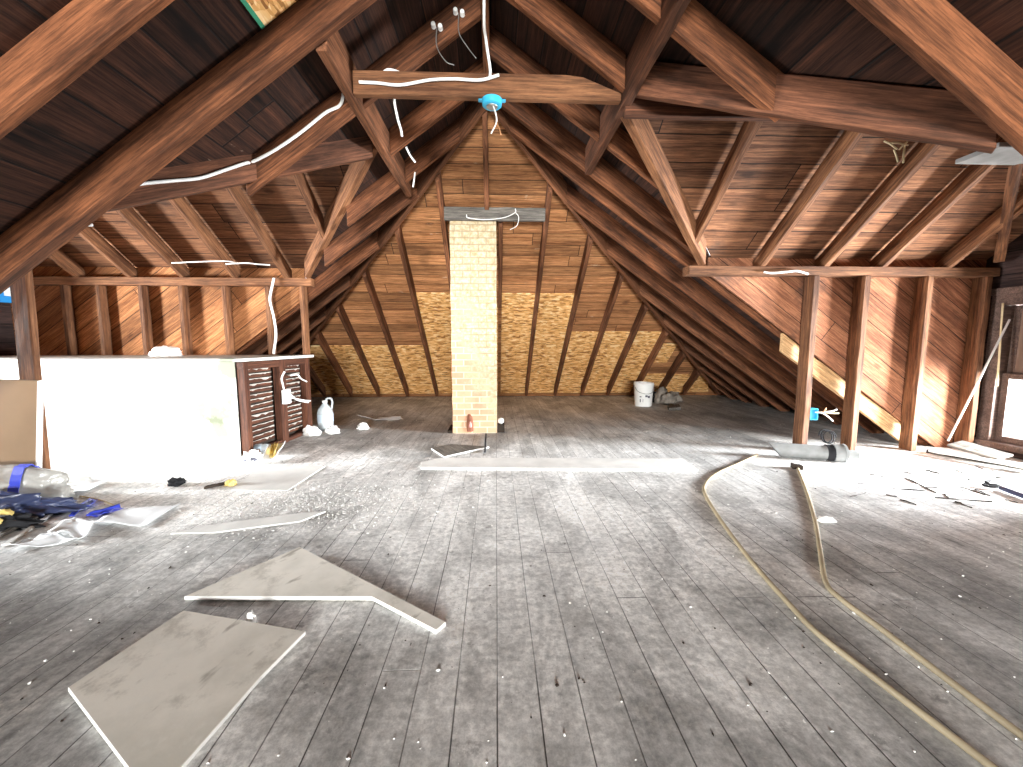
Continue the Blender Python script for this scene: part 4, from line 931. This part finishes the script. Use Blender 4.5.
for _ in range(5200):
    x, y = random.uniform(-3.4, 3.6), random.uniform(.7, 5.8)
    if free(x, y) and noise.noise(V((x*1.6, y*1.6, 2))) + random.uniform(-.5, .5) > -.05: P_.append((x, y))
scatter('plaster_crumbs', P_, .0010, .0034, 'gypsum', 'tiny white plaster crumbs strewn over the floorboards', 'crumbs')
P_ = []
for _ in range(4500):
    c_ = fl(random.choice((275, 300, 250, 320, 345)), random.choice((500, 508, 516, 492)))
    x, y = random.gauss(c_.x, .26), random.gauss(c_.y, .16)
    if free(x, y): P_.append((x, y))
scatter('plaster_rubble', P_, .001, .0042, 'plaster', 'grey white plaster rubble heaped on the floor left of centre', 'rubble')
P_ = []
for _ in range(700):
    x, y = random.uniform(-3.0, 3.9), random.uniform(.9, 4.2)
    if free(x, y): P_.append((x, y))
scatter('dark_grit', P_, .001, .004, 'darkwood', 'dark grit strewn over the floorboards', 'grit')

# ------------------------------------------------------------------ light: daylight through the windows
def daylight(name, loc, rot, sx, sy, power, col):
    l = bpy.data.lights.new(name, 'AREA'); l.shape = 'RECTANGLE'; l.size = sx; l.size_y = sy; l.energy = power; l.color = col
    o = bpy.data.objects.new(name, l); C.objects.link(o); o.location = loc; o.rotation_euler = rot
H = math.pi/2
daylight('daylight_left', (LGX-1.0, 2.55, .80), (0, -H, 0), .8, .7, 520, (1, .98, .95))
daylight('skylight_left', (LGX-2.2, 2.95, 1.10), (0, -H, 0), 1.2, 1.0, 700, (.97, .98, 1))
daylight('daylight_right', (RGX+1.0, 2.20, .60), (0, H, 0), .8, .7, 480, (1, .97, .94))
daylight('skylight_right', (RGX+2.2, 2.45, .80), (0, H, 0), 1.2, 1.0, 1500, (.97, .98, 1))
daylight('daylight_back', ((WB[0]+WB[1])/2, BK-.25, (WB[2]+WB[3])/2), (H, 0, 0), WB[1]-WB[0]+.1, WB[3]-WB[2]+.1, 1420, (1, .97, .93))
w = bpy.data.worlds.new('sky'); bpy.context.scene.world = w; w.use_nodes = True
bg = w.node_tree.nodes['Background']; bg.inputs[0].default_value = (.95, .97, 1, 1); bg.inputs[1].default_value = 2.0
sc = bpy.context.scene
sc.view_settings.view_transform = 'Standard'; sc.view_settings.look = 'None'; sc.view_settings.gamma = 1; sc.view_settings.use_curve_mapping = False
sc.view_settings.exposure = 1.0
sc.cycles.use_denoising = True; sc.cycles.max_bounces = 8; sc.cycles.diffuse_bounces = 6; sc.cycles.transparent_max_bounces = 12
